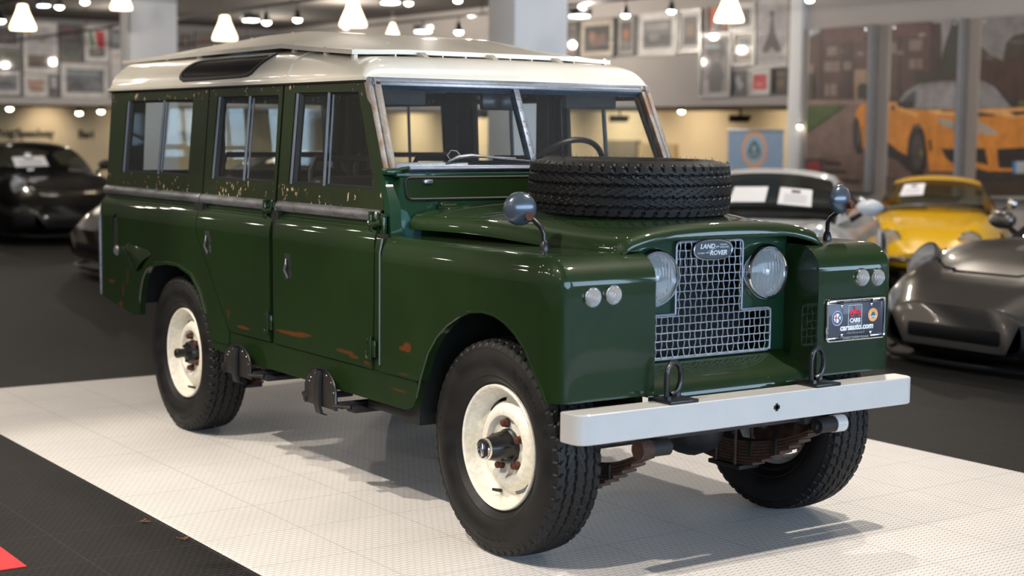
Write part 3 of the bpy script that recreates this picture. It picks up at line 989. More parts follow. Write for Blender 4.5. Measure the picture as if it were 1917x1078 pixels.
def rim_objs(parent, front):
    t = [(.2225, .050), (.2225, .060), (.2185, .0645), (.211, .061), (.2065, .050), (.202, .030), (.1985, .012), (.192, .003), (.180, -.001), (.1725, -.001), (.1600, .004),
         (.151, .017), (.139, .029), (.125, .035), (.111, .031), (.103, .018), (.099, .010), (.092, .008), (.06, .008), (.0, .008)]
    def skip(a, i):
        return i == 9 and (a % (PI/2)) < .82 and (a % (PI/2)) > .10
    return t, skip
def make_wheel(front):
    root_prof, skip = rim_objs(None, front)
    I = Matrix.Identity(4)
    mb = MB().lathe(root_prof, I, 72, skip=skip)
    mb.lathe([(.2225, -.050), (.2225, -.060), (.2185, -.0645), (.208, -.060), (.203, -.03), (.199, -.006), (.192, .001)], I, 72)
    rim = mb.build('wheel', M['cream_wheel'], LR, angle=40)
    ty = tyre.copy(); COL.objects.link(ty); ty.parent = rim; ty.location = (0, 0, -.0135)
    raised_ring(rim, .312, .0935, 3 if front else 8)
    hb = MB()
    if front:
        hb.lathe([(.062, .006), (.062, .020), (.057, .024), (.053, .052), (.049, .060), (.038, .112), (.036, .116)], I, 28)
        for k in range(6):
            m = Matrix.Rotation(k*PI/3, 4, 'Z') @ Matrix.Translation((.048, 0, .045))
            hb.lathe([(0, .018), (.007, .018), (.0075, -.02)], m, 6)
        h = hb.build('hub', M['black'], rim)
        MB().lathe([(.0385, .108), (.0395, .118), (.037, .124), (.031, .125), (.030, .1215), (.030, .119)], I, 28).bbox(-.006, .006, -.024, .024, .118, .129, .003).build('hub_cap', M['chrome'], rim)
        MB().lathe([(.031, .1195), (.02, .1205), (0, .1208)], I, 24).build('hub_dial', M['black'], rim)
    else:
        hb.lathe([(.060, .006), (.060, .024), (.056, .030), (.052, .046), (.036, .050), (.022, .054), (.021, .085), (.024, .088), (.024, .104), (.018, .110), (0, .111)], I, 28)
        for k in range(6):
            m = Matrix.Rotation(k*PI/3, 4, 'Z') @ Matrix.Translation((.044, 0, .045))
            hb.lathe([(0, .010), (.007, .010), (.0075, -.02)], m, 6)
        h = hb.build('hub', M['black'], rim)
    for k in range(5):
        m = Matrix.Rotation(k*2*PI/5+.33, 4, 'Z') @ Matrix.Translation((.0825, 0, .008))
        nb = MB().lathe([(.016, .0), (.0155, .014), (.013, .018), (.013, .027), (.010, .030), (0, .030)], m, 6)
        nb.build('wheel_nut', M['rust_nut'], rim, angle=25)
    a = -2.0
    v = MB().tube([(.183*math.cos(a), .183*math.sin(a), .002), (.178*math.cos(a), .178*math.sin(a), .022), (.172*math.cos(a), .172*math.sin(a), .040)], [.007, .006, .005], 8)
    v.build('tyre_valve', M['black'], rim)
    d = MB().lathe([(.150, -.005), (.152, -.055), (.140, -.075), (.05, -.08)], I, 36)
    d.build('brake_drum', M['rust'], rim)
    return rim
tyre = tyre_mesh()
def wheel_matrix(x, s, steer, spin):
    # local z points outwards
    m = Matrix(((1, 0, 0, 0), (0, 0, 1, 0), (0, -1, 0, 0), (0, 0, 0, 1))) if s > 0 else Matrix(((1, 0, 0, 0), (0, 0, -1, 0), (0, 1, 0, 0), (0, 0, 0, 1)))
    return Matrix.Translation((x, s*.663, ZW+.0045)) @ Matrix.Rotation(steer, 4, 'Z') @ m @ Matrix.Rotation(spin, 4, 'Z')
wf = make_wheel(True); wr = make_wheel(False)
wf.matrix_world = wheel_matrix(0, -1, .015, .10)
wr.matrix_world = wheel_matrix(WB, -1, 0, .35)
c = copy_tree(wf, LR); c.matrix_world = wheel_matrix(0, 1, .015, 1.0)
c = copy_tree(wr, LR); c.matrix_world = wheel_matrix(WB, 1, 0, 2.0)
# spare wheel lying on the bonnet
MB0 = MB().lathe([(.2225, .050), (.2225, .060), (.2185, .0645), (.211, .061), (.2065, .050), (.202, .030), (.19, .004), (.165, -.004), (.150, -.017), (.139, -.029), (.111, -.031), (.0, -.01)], Matrix.Identity(4), 64)
MB0.lathe([(.2225, -.050), (.2225, -.060), (.211, -.061), (.2, -.02), (.19, .003)], Matrix.Identity(4), 64)
spare = MB0.build('spare_wheel', M['black_matt'], LR, angle=40)
tag(spare, 'spare wheel with a new black tyre lying flat on the bonnet')
tag(wf, 'cream steel wheel with black hub and chrome end cap')
tyre.parent = spare
hz = MB()
for k in range(150):
    a = 2*PI*k/150+random.uniform(-.012, .012)
    r = random.choice((.371, .371, .358, .375)) if k % 3 else random.uniform(.25, .33)
    z = .094 if r > .35 else .107
    p = Vector((r*math.cos(a), r*math.sin(a), z-.001))
    hz.tube([p, p+Vector((random.uniform(-.003, .003), random.uniform(-.003, .003), random.uniform(.008, .016)))], .00065, 4)
tag(hz.build('rubber_whiskers', M['tyre'], spare, angle=0), kind='stuff')
spare.matrix_world = Matrix.Translation((-.185, .0, 1.180+.1085)) @ Matrix.Rotation(.012, 4, 'Y') @ Matrix.Rotation(.4, 4, 'Z')

# ------------------------------------------------------------------ wing mirrors
def mirror(base, arm, c, nrm, r, s):
    n = Vector(nrm).normalized()
    xa = n.cross(Vector((0, 0, 1))).normalized()
    ya = n.cross(xa)
    m = frame_axes(xa, ya, c)
    if (m.to_3x3() @ Vector((0, 0, 1))).dot(n) < 0:
        m = frame_axes(ya, xa, c)
    d = MB().lathe([(r-.004, -.010), (r, -.008), (r, -.002), (r*.93, .008), (r*.78, .016), (r*.5, .024), (r*.22, .028), (0, .029)], m, 32)
    o = d.build('wing_mirror', M['mirror_back'], LR)
    MB().lathe([(r-.004, -.009), (0, -.009)], m, 32).build('mirror_glass', M['chrome'], o)
    b = MB().tube(arm, [.0085]*(len(arm)-1)+[.0075], 10)
    b.lathe([(.017, 0), (.016, .018), (.011, .034), (.009, .036)], Matrix.Translation(base), 16)
    b.build('mirror_arm', M['black'], o)
    e = Vector(arm[-1])
    k = MB().tube([e-n*.012, e+n*.014], [.016, .015], 10)
    k.lathe([(.010, 0), (.010, .012), (0, .013)], Matrix.Translation(e+Vector((0, 0, -.012))), 6)
    k.build('mirror_clamp', M['rust_nut'], o)
mirror((.156, -.642, 1.090), [(.156, -.642, 1.10), (.156, -.645, 1.150), (.150, -.653, 1.172), (.128, -.672, 1.198), (.118, -.681, 1.209)],
       (.093, -.700, 1.233), (.93, -.36, -.05), .0585, -1)
mirror((.219, .655, 1.090), [(.219, .655, 1.10), (.222, .653, 1.160), (.235, .655, 1.178), (.290, .668, 1.222), (.318, .668, 1.232)],
       (.290, .648, 1.252), (.98, .12, .0), .056, 1)

# ------------------------------------------------------------------ number plate on the left wing
pc = Vector((WX1+.004, .579, .8145))
pl = MB().bbox(WX1-.001, WX1+.004, .579-.150, .579+.150, .8145-.074, .8145+.074, .002)
plate = pl.build('number_plate', plain('slate_plate_enamel', rgb(58, 60, 72), 0.4, coat=.3, var=.02), LR)
PM = lambda y, z, x=.0006: frame_axes((0, 1, 0), (0, 0, 1), (pc.x+x, pc.y+y, pc.z+z))
f = MB()
o = [(pc.x+.002, pc.y+p[0], pc.z+p[1]) for p in round_poly([(-.152, -.0755), (.152, -.0755), (.152, .0755), (-.152, .0755)], .014, 5)]
f.tube(o, .0050, 8, closed=True)
f.bbox(pc.x-.002, pc.x+.004, pc.y-.150, pc.y-.085, pc.z+.060, pc.z+.075, .002).bbox(pc.x-.002, pc.x+.004, pc.y+.085, pc.y+.150, pc.z+.060, pc.z+.075, .002)
f.bbox(pc.x-.002, pc.x+.004, pc.y-.150, pc.y-.085, pc.z-.075, pc.z-.063, .002).bbox(pc.x-.002, pc.x+.004, pc.y+.075, pc.y+.150, pc.z-.075, pc.z-.063, .002)
f.build('plate_frame', M['chrome'], plate)
f = MB().bbox(pc.x-.001, pc.x+.005, pc.y-.086, pc.y+.086, pc.z+.0615, pc.z+.0765, .001).bbox(pc.x-.001, pc.x+.005, pc.y-.086, pc.y+.078, pc.z-.0765, pc.z-.0615, .001)
f.build('plate_strip', M['black'], plate)
grey = plain('grey_print', rgb(150, 152, 156), 0.5, var=.01)
lettering('SAN FRANCISCO', .011, PM(0, .069, .0055), grey, plate, 'lettering', .0002, .0004, 0, .140)
lettering('CARS DAWYDIAK', .011, PM(-.002, -.069, .0055), grey, plate, 'lettering', .0002, .0004, 0, .140)
lettering('carsauto.com', .031, PM(.006, -.0305), M['white_print'], plate, 'lettering', .0012, .0004, .12, .176)
lettering('Drive it like you stole it!', .011, PM(.002, -.0515), grey, plate, 'lettering', .0, .0004, .2, .090)
lettering('CARS', .021, PM(-.004, -.0055), M['white_print'], plate, 'lettering', .0011, .0004, 0, .056)
lettering('DAWYDIAK', .011, PM(-.004, -.0185), grey, plate, 'lettering', .0002, .0004, 0, .058)
q = MB()
for a, b in (((-.039, -.026), (.031, -.026)), ((.031, -.026), (.031, .052)), ((.031, .052), (-.039, .052)), ((-.039, .052), (-.039, -.026))):
    q.tube([(pc.x+.0005, pc.y+a[0], pc.z+a[1]), (pc.x+.0005, pc.y+b[0], pc.z+b[1])], .0012, 5)
q.build('sign_border', M['white_print'], plate)
q = MB()                                   # little red roadster sign
P2 = lambda y, z: (pc.x+.001, pc.y-.004+y, pc.z+.026+z)
def flat(mb, pts, x=0.0): return mb.prism(pts, None, lambda p: (P2(*p)[0]+x, P2(*p)[1], P2(*p)[2]), lambda p: (P2(*p)[0]+x-.0012, P2(*p)[1], P2(*p)[2]))
flat(q, [(-.029, -.006), (.029, -.006), (.030, .001), (.025, .006), (.012, .008), (.006, .006), (-.004, .006), (-.006, .009), (-.012, .006), (-.024, .006), (-.030, .000)])
for y in (-.019, .019):
    q.tube([(pc.x+.001, pc.y-.004+y+.0085*math.cos(2*PI*k/16), pc.z+.019+.0085*math.sin(2*PI*k/16)) for k in range(16)], .0021, 5, closed=True)
flat(q, superell(.0045, .0055, 2, 14) and [(a-.003, b+.016) for a, b in superell(.0045, .0055, 2, 14)])
flat(q, [(-.009, .006), (.002, .006), (.003, .013), (-.006, .013)])
q.build('roadster_sign', M['red_print'], plate)
def disc(mb, y, z, r, x, k=24, a=1.0): return mb.prism([(r*a*math.cos(2*PI*i/k), r*math.sin(2*PI*i/k)) for i in range(k)], None,
                                                  lambda p: (pc.x+x, pc.y+y+p[0], pc.z+z+p[1]), lambda p: (pc.x, pc.y+y+p[0], pc.z+z+p[1]))
blue = plain('blue_print', rgb(64, 92, 140), 0.5, var=.01); green = plain('green_print', rgb(40, 110, 70), 0.5, var=.01)
amber = plain('amber_print', rgb(240, 168, 92), 0.5, var=.01); teal = plain('teal_print', rgb(56, 110, 118), 0.5, var=.01)
E0 = disc(MB(), -.098, .007, .0265, .0008); e0 = E0.build('round_emblem', blue, plate)
q = MB(); q.tube([(pc.x+.0008, pc.y-.098+.0265*math.cos(2*PI*i/24), pc.z+.007+.0265*math.sin(2*PI*i/24)) for i in range(24)], .0009, 4, closed=True)
disc(q, -.098, .008, .0175, .0012); q.build('round_emblem', M['white_print'], plate)
q = MB().box(pc.x, pc.x+.0016, pc.y-.1075, pc.y-.1035, pc.z-.008, pc.z+.023).box(pc.x, pc.x+.0016, pc.y-.1135, pc.y-.099, pc.z+.007, pc.z+.011)
q.build('round_emblem', M['red_print'], plate)
q = MB().tube([(pc.x+.0012, pc.y-.090+.004*math.sin(k*1.1), pc.z-.006+.0035*k) for k in range(9)], .0022, 5); q.build('round_emblem', green, plate)
disc(MB(), .092, .010, .0255, .0008).build('round_emblem', amber, plate)
def tri_round(r): return round_poly([(0, r*1.05), (r*.98, -r*.62), (-r*.98, -r*.62)], r*.55, 6)
def tri(mb, r, x): return mb.prism(tri_round(r), None, lambda p: (pc.x+x, pc.y+.092+p[0], pc.z+.010+p[1]), lambda p: (pc.x, pc.y+.092+p[0], pc.z+.010+p[1]))
tri(MB(), .0225, .0012).build('round_emblem', M['white_print'], plate); tri(MB(), .0205, .0016).build('round_emblem', teal, plate)
lettering('LOTUS', .008, PM(.092, .003, .002), M['white_print'], plate, 'lettering', .0003, .0003, 0, .028)
for y, z in ((-.075, .052), (.082, .052), (-.072, -.056), (.080, -.054)):
    MB().lathe([(.0075, .0), (.0072, .003), (.004, .005), (0, .005)], frame_axes((0, 1, 0), (0, 0, 1), (pc.x, pc.y+y, pc.z+z)), 12).build('plate_screw', M['chrome'], plate)

# ------------------------------------------------------------------ bulkhead, windscreen
SB, ST = Vector((-.790, 0, 1.335)), Vector((-.966, 0, 1.700))       # foot and head of the raked screen
SD = (ST-SB).normalized(); SN = Vector((SD.z, 0, -SD.x))
def scr(y, t, off=0.0): return SB+SD*t+Vector((0, y, 0))+SN*off
SL = (ST-SB).length
bk = MB()
bk.prism([(-.70, 1.07), (.70, 1.07), (.70, 1.322), (-.70, 1.322)], None, lambda p: (-.720, p[0], p[1]), lambda p: (-.76, p[0], p[1]))
bk.bbox(-.79, -.715, -.715, .715, 1.318, 1.334, .004)
for s in (-1, 1):
    a, b = sorted((s*.70, s*.748))
    bk.prism([(-.70, .58), (-.70, 1.09), (-.712, 1.20), (-.745, 1.30), (-.775, 1.335), (-.80, 1.335), (-.755, 1.20), (-.745, .58)], None, lambda p: (p[0], a, p[1]), lambda p: (p[0], b, p[1]))
    bk.bbox(-.775, -.725, *sorted((s*.672, s*.752)), 1.325, 1.352, .008)
    bk.tube([(-.735, s*.69, 1.345), (-.705, s*.665, 1.352)], .009, 8)
bh = bk.build('bulkhead', M['green_bulkhead'], LR)
MB().prism([(-.703, 1.075), (-.705, 1.16), (-.715, 1.215), (-.665, 1.15), (-.62, 1.12), (-.615, 1.095), (-.64, 1.085)] and
           [(-.705, 1.075), (-.705, 1.20), (-.668, 1.185), (-.640, 1.135), (-.600, 1.12), (-.605, 1.085), (-.65, 1.075)], None, lambda p: (-.7185, p[0], p[1]), lambda p: (-.722, p[0], p[1])).build(
           'pale_patch', plain('pale_blue_green_gloss', rgb(58, 96, 92), .12, coat=1), bh)  # paler, smoother blue-green patch at one end of the bulkhead
for s in (-1, 1):
    o = round_poly([(s*.665, 1.232), (s*.06, 1.232), (s*.06, 1.316), (s*.680, 1.316)], .025, 5)
    v = MB().prism(o, None, lambda p: (-.7165, p[0], p[1]), lambda p: (-.722, p[0], p[1])).build('ventilator_flap', M['green'], LR)
    MB().tube([(-.7175, p[0], p[1]) for p in o], .0055, 6, closed=True).build('flap_seal', M['seal'], v)
    MB().bbox(-.720, -.708, s*.575-.02, s*.575+.02, 1.292, 1.308, .003).build('flap_catch', M['alu'], v)
def bar(mb, a, b, w, d, r=.004):
    """flat bar along the screen from a=(y, t) to b, w wide and d deep"""
    p = scr(*a); q = scr(*b)
    m = frame_axes(q-p, SN.cross(q-p), p)
    return mb.bbox(0, (q-p).length, -w/2, w/2, -d/2, d/2, r, 2, m)
wsb = MB()
bar(wsb, (-.712, SL-.020), (.712, SL-.020), .040, .036)
bar(wsb, (-.70, SL-.030), (.70, SL-.030), .020, .046)
sf = wsb.build('windscreen_frame', M['galv_frame'], LR)
wsb = MB(); bar(wsb, (-.70, .016), (.70, .016), .036, .040); bar(wsb, (-.69, .006), (.69, .006), .014, .052)
wsb.build('windscreen_lower_rail', M['galv_frame'], sf)
for s in (-1, 1):
    wsb = MB()
    bar(wsb, (s*.722, -.03), (s*.699, SL-.002), .030, .034)
    bar(wsb, (s*.694, .005), (s*.672, SL-.010), .026, .046)
    bar(wsb, (s*.708, .0), (s*.686, SL-.006), .006, .052, .002)
    wsb.build('windscreen_post', M['galv_rust'], sf)
wsb = MB(); bar(wsb, (-.018, .02), (-.012, SL-.03), .030, .040)
for k in range(6):
    p = scr(-.016, .06+.052*k, .020)
    wsb.lathe([(.005, 0), (.004, .003), (0, .0035)], frame_axes((0, 1, 0), SD, p), 8)
wsb.build('windscreen_centre_post', M['galv_frame'], sf)
for s in (-1, 1):
    g = MB()
    a = [scr(s*.676 if s < 0 else s*.676, .02), scr(s*.01-.01, .02), scr(s*.01-.01, SL-.03), scr(s*.655, SL-.03)]
    g.add([tuple(p) for p in a]+[tuple(p-SN*.004) for p in a], [(0, 1, 2, 3), (7, 6, 5, 4)])
    g.build('windscreen_pane', M['pane_screen'], sf, angle=0, flip=False)
w = MB().tube([scr(-.445, .03, .03), scr(-.40, .045, .04), scr(-.34, .05, .045), scr(-.24, .045, .040), scr(-.12, .042, .036)], [.004, .009, .008, .004, .003], 8)
w.tube([scr(-.43, .035, .03), scr(-.445, .055, .035), scr(-.425, .075, .04), scr(-.40, .072, .04), scr(-.385, .05, .04)], .003, 6)
w.tube([scr(-.36, .052, .045), scr(-.05, .030, .034)], .004, 6)
wp = w.build('windscreen_wiper', M['galv'], LR)
MB().tube([scr(-.34, .03, .030), scr(-.04, .028, .030)], .005, 6).build('wiper_blade', M['black'], wp)

# ------------------------------------------------------------------ hard top
def roof_T(x): return lerp_table([(-3.6, .141), (-1.80, .138), (-1.45, .116), (-1.10, .088), (-.90, .082)], x)
GY = .722
def roof_z(x, y, off=0.0):
    d = max(0, GY-abs(y)); r = .15
    f = math.sqrt(max(0, 1-(1-min(1, d/r))**2))
    dx = max(0, -.968-x); rx = .085
    g = math.sqrt(max(0, 1-(1-min(1, dx/rx))**2))
    dr = max(0, x+3.765); rr = .10
    h = math.sqrt(max(0, 1-(1-min(1, dr/rr))**2))
    T = roof_T(x)
    k = 1-math.sqrt(min(1, (1-f)**2+(1-g)**2+(1-h)**2))
    k = min(f, g, h)*.35+k*.65
    return 1.702+T*k+.010*(1-(y/GY)**2)*k
rxs = [-3.765+.1*(k/8)**2 for k in range(9)] + [-3.665+(2.612)*k/30 for k in range(1, 31)] + [-1.053+.085*(1-(1-k/10)**2) for k in range(1, 11)]
rys = [-GY+.15*(k/12)**2 for k in range(13)] + [-(GY-.15)+2*(GY-.15)*k/16 for k in range(1, 16)] + [GY-.15*(k/12)**2 for k in range(12, -1, -1)]
rf = MB()
rf.grid(len(rxs), len(rys), lambda i, j: Vector((rxs[i], rys[j], roof_z(rxs[i], rys[j]))))
roof = rf.build('hard_top', M['cream'], LR, angle=60)
g = MB()
loop = round_poly([(-3.785, -.734), (-.952, -.728), (-.952, .728), (-3.785, .734)], .03, 4)
inner = round_poly([(-3.75, -.705), (-.985, -.70), (-.985, .70), (-3.75, .705)], .02, 4)
g.prism(loop, [inner], lambda p: (p[0], p[1], 1.694), lambda p: (p[0], p[1], 1.707))
g.build('roof_gutter', M['cream'], roof, angle=40)
g = MB(); lp = [(p[0]*.999, p[1]*.985, 1.692) for p in loop]
g.tube(lp, .006, 6, closed=True); g.build('roof_seal', M['seal'], roof)
rib = MB().tube([(-1.63, -(GY-.15*(1-math.sqrt(max(0, 1-q*q)))) if False else -(GY-.15*q*q), roof_z(-1.63, -(GY-.15*q*q))+.001) for q in [k/8 for k in range(9)]], .004, 6)
rib.build('roof_seam', M['cream'], roof)
# curved rear quarter lights in the roof sides
def roof_side(x, z, s, off):
    T = roof_T(x)
    lo, hi = .30, GY
    for _ in range(30):
        m = (lo+hi)/2
        if roof_z(x, s*m) > z: lo = m
        else: hi = m
    n = Vector((0, s*.8, .6 if z > 1.80 else .35)).normalized()
    return Vector((x, s*lo, z))+n*off
ao = [(-2.58, 1.832), (-2.67, 1.828), (-2.735, 1.815), (-2.778, 1.795), (-2.803, 1.770), (-2.808, 1.748), (-2.795, 1.731), (-2.765, 1.723), (-2.40, 1.725), (-2.1, 1.728), (-2.03, 1.732), (-1.99, 1.744),
      (-1.945, 1.780), (-1.905, 1.812), (-1.897, 1.826), (-1.912, 1.832), (-2.2, 1.832)][::-1]
ai = [(-2.345+(x+2.345)*.945, 1.778+(z-1.778)*.76) for x, z in ao]
for s in (-1, 1):
    def curved(name, out, hole, off, th, mat, par):
        tri = tessellate_polygon([[Vector((p[0], p[1], 0)) for p in l] for l in ([out]+([hole] if hole else []))])
        fl = out+(hole or [])
        bm = bmesh.new()
        vv = [bm.verts.new((p[0], 0, p[1])) for p in fl]
        for t in tri:
            try: bm.faces.new([vv[i] for i in t])
            except ValueError: pass
        for k in range(14):
            bmesh.ops.bisect_plane(bm, geom=bm.verts[:]+bm.edges[:]+bm.faces[:], plane_co=(0, 0, 1.728+.0085*k), plane_no=(0, 0, 1), dist=1e-5)
        for k in range(9):
            bmesh.ops.bisect_plane(bm, geom=bm.verts[:]+bm.edges[:]+bm.faces[:], plane_co=(-2.75+.1*k, 0, 0), plane_no=(1, 0, 0), dist=1e-5)
        for v in bm.verts: v.co = roof_side(v.co.x, v.co.z, s, off)
        geo = bmesh.ops.extrude_face_region(bm, geom=bm.faces[:])
        for v in [q for q in geo['geom'] if isinstance(q, bmesh.types.BMVert)]:
            v.co += Vector((0, -s*th*.8, -th*.5))
        return MB().bm(bm).build(name, mat, par, angle=50, merge=False)
    a = curved('roof_side_window', ao, ai, .009, .012, M['seal'], LR)
    curved('window_pane', ai, None, .006, .006, M['dark_glass'], a)

# second skin over the roof
def tz(x, y):
    e = lerp_table([(-3.90, 1.866), (-2.9, 1.872), (-1.9, 1.876), (-1.55, 1.848), (-1.16, 1.822)], x)
    c = lerp_table([(-3.90, 1.885), (-3.4, 1.925), (-2.6, 1.955), (-2.15, 1.957), (-1.70, 1.922), (-1.16, 1.830)], x)
    yE = lerp_table([(-3.9, .60), (-1.9, .615), (-1.16, .665)], x)
    t = max(0, min(1, (yE-abs(y))/.26))
    w = t*t*(3-2*t)*.35+t*.65
    return e+(c-e)*w
txs = [-3.885+.06*k for k in range(46)] + [-1.162]
def t_pt(i, j):
    x = txs[i]
    yE = lerp_table([(-3.9, .60), (-1.9, .615), (-1.16, .665)], x)
    tt = [-1, -.9, -.8, -.7, -.6, -.5, -.4, -.25, 0, .25, .4, .5, .6, .7, .8, .9, 1]
    y = tt[j]*yE
    return Vector((x, y, tz(x, y)))
tr = MB()
n0 = len(txs)
up_v = [t_pt(i, j) for i in range(n0) for j in range(17)]
tr.grid(n0, 17, t_pt)
tr.grid(n0, 17, lambda i, j: t_pt(i, j)-Vector((0, 0, .019 if (i in (0, n0-1) or j in (0, 16)) else .010)))
edge = [(i, 0) for i in range(n0)] + [(n0-1, j) for j in range(1, 17)] + [(i, 16) for i in range(n0-2, -1, -1)] + [(0, j) for j in range(15, 0, -1)]
ev = [t_pt(*e) for e in edge]; k0 = len(ev)
tr.add(ev+[p-Vector((0, 0, .019)) for p in ev], [(k, (k+1) % k0, k0+(k+1) % k0, k0+k) for k in range(k0)])
trop = tr.build('roof_sun_shield', M['cream_tropical'], LR, angle=30)
for s in (-1, 1):
    for x in (-3.76, -3.28, -2.87, -1.80, -1.46, -1.18):
        yE = lerp_table([(-3.9, .60), (-1.9, .615), (-1.16, .665)], x)-.02
        zt = tz(x, yE)-.008; zb = min(roof_z(x, s*yE), zt-.012)
        b = MB().bbox(x-.012, x+.012, s*yE-.009, s*yE+.009, zb-.006, zt, .002)
        b.lathe([(.011, .0), (.010, .004), (0, .006)], Matrix.Translation((x, s*yE, zt+.008)), 8)
        b.build('shield_bracket', M['cream'], trop)
for k in range(9):
    y = -.46+.115*k
    x0 = -1.30; x1 = -1.10 if k % 3 == 1 else -1.17
    za = lambda x: roof_z(x, y)-.003
    if k % 3 == 1:
        pts = [(-1.45, za(-1.45)), (-1.09, za(-1.09)), (-1.10, za(-1.10)+.004), (-1.14, za(-1.14)+.022), (-1.18, tz(-1.18, y)-.011), (-1.45, tz(-1.45, y)-.012)]
    else:
        pts = [(-1.45, za(-1.45)), (-1.16, za(-1.16)), (-1.165, tz(-1.165, y)-.011), (-1.45, tz(-1.45, y)-.012)]
    w = .012 if k % 3 == 1 else .003
    MB().prism(pts, None, lambda p: (p[0], y-w, p[1]), lambda p: (p[0], y+w, p[1])).build('shield_rib', M['cream'], trop, angle=30)
for s in (-1, 1):
    for k in range(5):
        x = -3.2+.45*k; y = s*(.36)
        MB().lathe([(.008, 0), (.006, .003), (0, .004)], Matrix.Translation((x, y, tz(x, y)-.0005)), 8).build('roof_rivet', M['cream_tropical'], trop)

# ------------------------------------------------------------------ tail, cabin, underside
rp = MB()
def rear_holes():
    return [[(-.56, 1.27), (.56, 1.27), (.54, 1.64), (-.54, 1.64)]]
rp.prism([(-.765, .60), (.765, .60), (.765, 1.10), (.745, 1.19), (.712, 1.70), (-.712, 1.70), (-.745, 1.19), (-.765, 1.10)], rear_holes(),
         lambda p: (-3.735, p[0], p[1]), lambda p: (-3.705, p[0], p[1]))
rp = rp.build('rear_panel', M['green_chipped'], LR, angle=0)
MB().prism(rear_holes()[0], None, lambda p: (-3.722, p[0], p[1]), lambda p: (-3.719, p[0], p[1])).build('window_pane', M['pane'], rp, angle=0)
fl = MB().box(-3.70, -.76, -.47, .47, .585, .60)
fl.box(-3.70, -3.20, -.755, -.50, .60, .86).box(-3.70, -3.20, .50, .755, .60, .86)
fl.box(-2.25, -.78, -.755, .755, .56, .585)
fl.build('cabin_floor', M['black_matt'], LR, angle=0)
MB().box(-3.70, -1.02, -.66, .66, 1.70, 1.712).build('roof_lining', M['lining'], LR, angle=0)
# dashboard, steering wheel, seats
ds = MB().bbox(-.95, -.765, -.70, .70, 1.17, 1.315, .02).bbox(-.86, -.775, -.70, .70, .60, 1.17, .01)
dash = ds.build('dashboard', M['black'], LR)
MB().bbox(-.962, -.948, -.16, .16, 1.19, 1.30, .004).build('instrument_panel', M['black_matt'], dash)
sc = Vector((-1.105, .355, 1.300)); sn = Vector((-.80, 0, .60)).normalized()
sm = frame_axes((0, 1, 0), sn.cross(Vector((0, 1, 0))), sc)
st = MB().tube([sm @ Vector((.205*math.cos(2*PI*k/40), .205*math.sin(2*PI*k/40), 0)) for k in range(40)], .013, 8, closed=True)
for a in (PI/2, PI*7/6, PI*11/6):
    st.tube([sm @ Vector((0, 0, -.03)), sm @ Vector((.2*math.cos(a), .2*math.sin(a), 0))], .008, 6)
st.tube([sm @ Vector((0, 0, -.02)), sm @ Vector((0, 0, -.42))], .018, 8)
st.build('steering_wheel', M['black'], LR)
for (x, y, w) in ((-1.42, -.47, .23), (-1.42, 0, .20), (-1.42, .45, .23), (-2.33, -.36, .34), (-2.33, .36, .34)):
    s_ = MB().bbox(x-.06, x+.40, y-w, y+w, .80, .93, .04, 3)
    s_.bbox(x-.10, x+.02, y-w, y+w, .90, 1.30, .045, 3)
    s_.box(x-.02, x+.36, y-w+.03, y+w-.03, .60, .80)
    so = s_.build('seat', M['seat'], LR)
    MB().tube([(x-.055, y-w+.01, 1.05), (x-.075, y-w+.02, 1.32), (x-.085, y-w+.05, 1.375), (x-.085, y+w-.05, 1.375), (x-.075, y+w-.02, 1.32), (x-.055, y+w-.01, 1.05)], .013, 8).build('seat_rail', M['black'], so)
im = MB().bbox(-1.03, -1.00, -.135, .075, 1.585, 1.655, .012).tube([(-1.0, -.03, 1.65), (-.985, -.03, 1.69)], .007, 6)
im.build('interior_mirror', M['black'], LR)
for y in (.36, -.64): MB().bbox(-1.12, -1.08, y, y+.28, 1.60, 1.69, .01).build('sun_visor', M['lining'], LR)
for s in (-1, 1):
    for (x, w) in ((-2.50, .06), (-1.68, .05), (-3.67, .03)):
        MB().bbox(x-w, x+w, *sorted((s*.655, s*.70)), .62, 1.70, .01).build('interior_pillar', M['interior'], LR)
# chassis, axles, springs
ch = MB()
for s in (-1, 1):
    ch.bbox(-3.6, .46, *sorted((s*.32, s*.40)), .44, .56, .008)
for x in (-3.4, -2.2, -1.2, -.5, .40):
    ch.bbox(x-.04, x+.04, -.40, .40, .45, .55, .006)
for s in (-1, 1):
    ch.bbox(-.90, -.50, *sorted((s*.40, s*.74)), .40, .44, .006)
    ch.bbox(-2.20, -1.90, *sorted((s*.40, s*.72)), .42, .45, .006)
chs = ch.build('chassis', M['chassis'], LR)
MB().box(-2.1, -1.0, -.30, .30, .40, .58).lathe([(.12, -.4), (.17, -.2), (.17, .2), (.10, .4)], Matrix.Translation((-.75, .05, .50)) @ Matrix.Rotation(PI/2, 4, 'Y'), 16).build('gearbox', M['chassis'], LR)
for x in (0, WB):
    a = MB().tube([(x, -.58, ZW), (x, -.30, ZW-.005), (x, .30, ZW-.005), (x, .58, ZW)], .045, 12)
    a.lathe([(0, -.15), (.05, -.14), (.085, -.10), (.112, -.03), (.112, .03), (.085, .10), (.04, .14), (0, .15)], Matrix.Translation((x, .17, ZW-.005)) @ Matrix.Rotation(PI/2, 4, 'Y'), 20)
    a.build('axle', M['chassis'], LR)
    if x == 0:
        MB().tube([(.17, -.56, .40), (.17, .54, .40)], .013, 8).build('track_rod', M['rust'], LR)
        MB().tube([(.25, -.45, .46), (.24, .35, .45)], .011, 8).build('drag_link', M['rust'], LR)
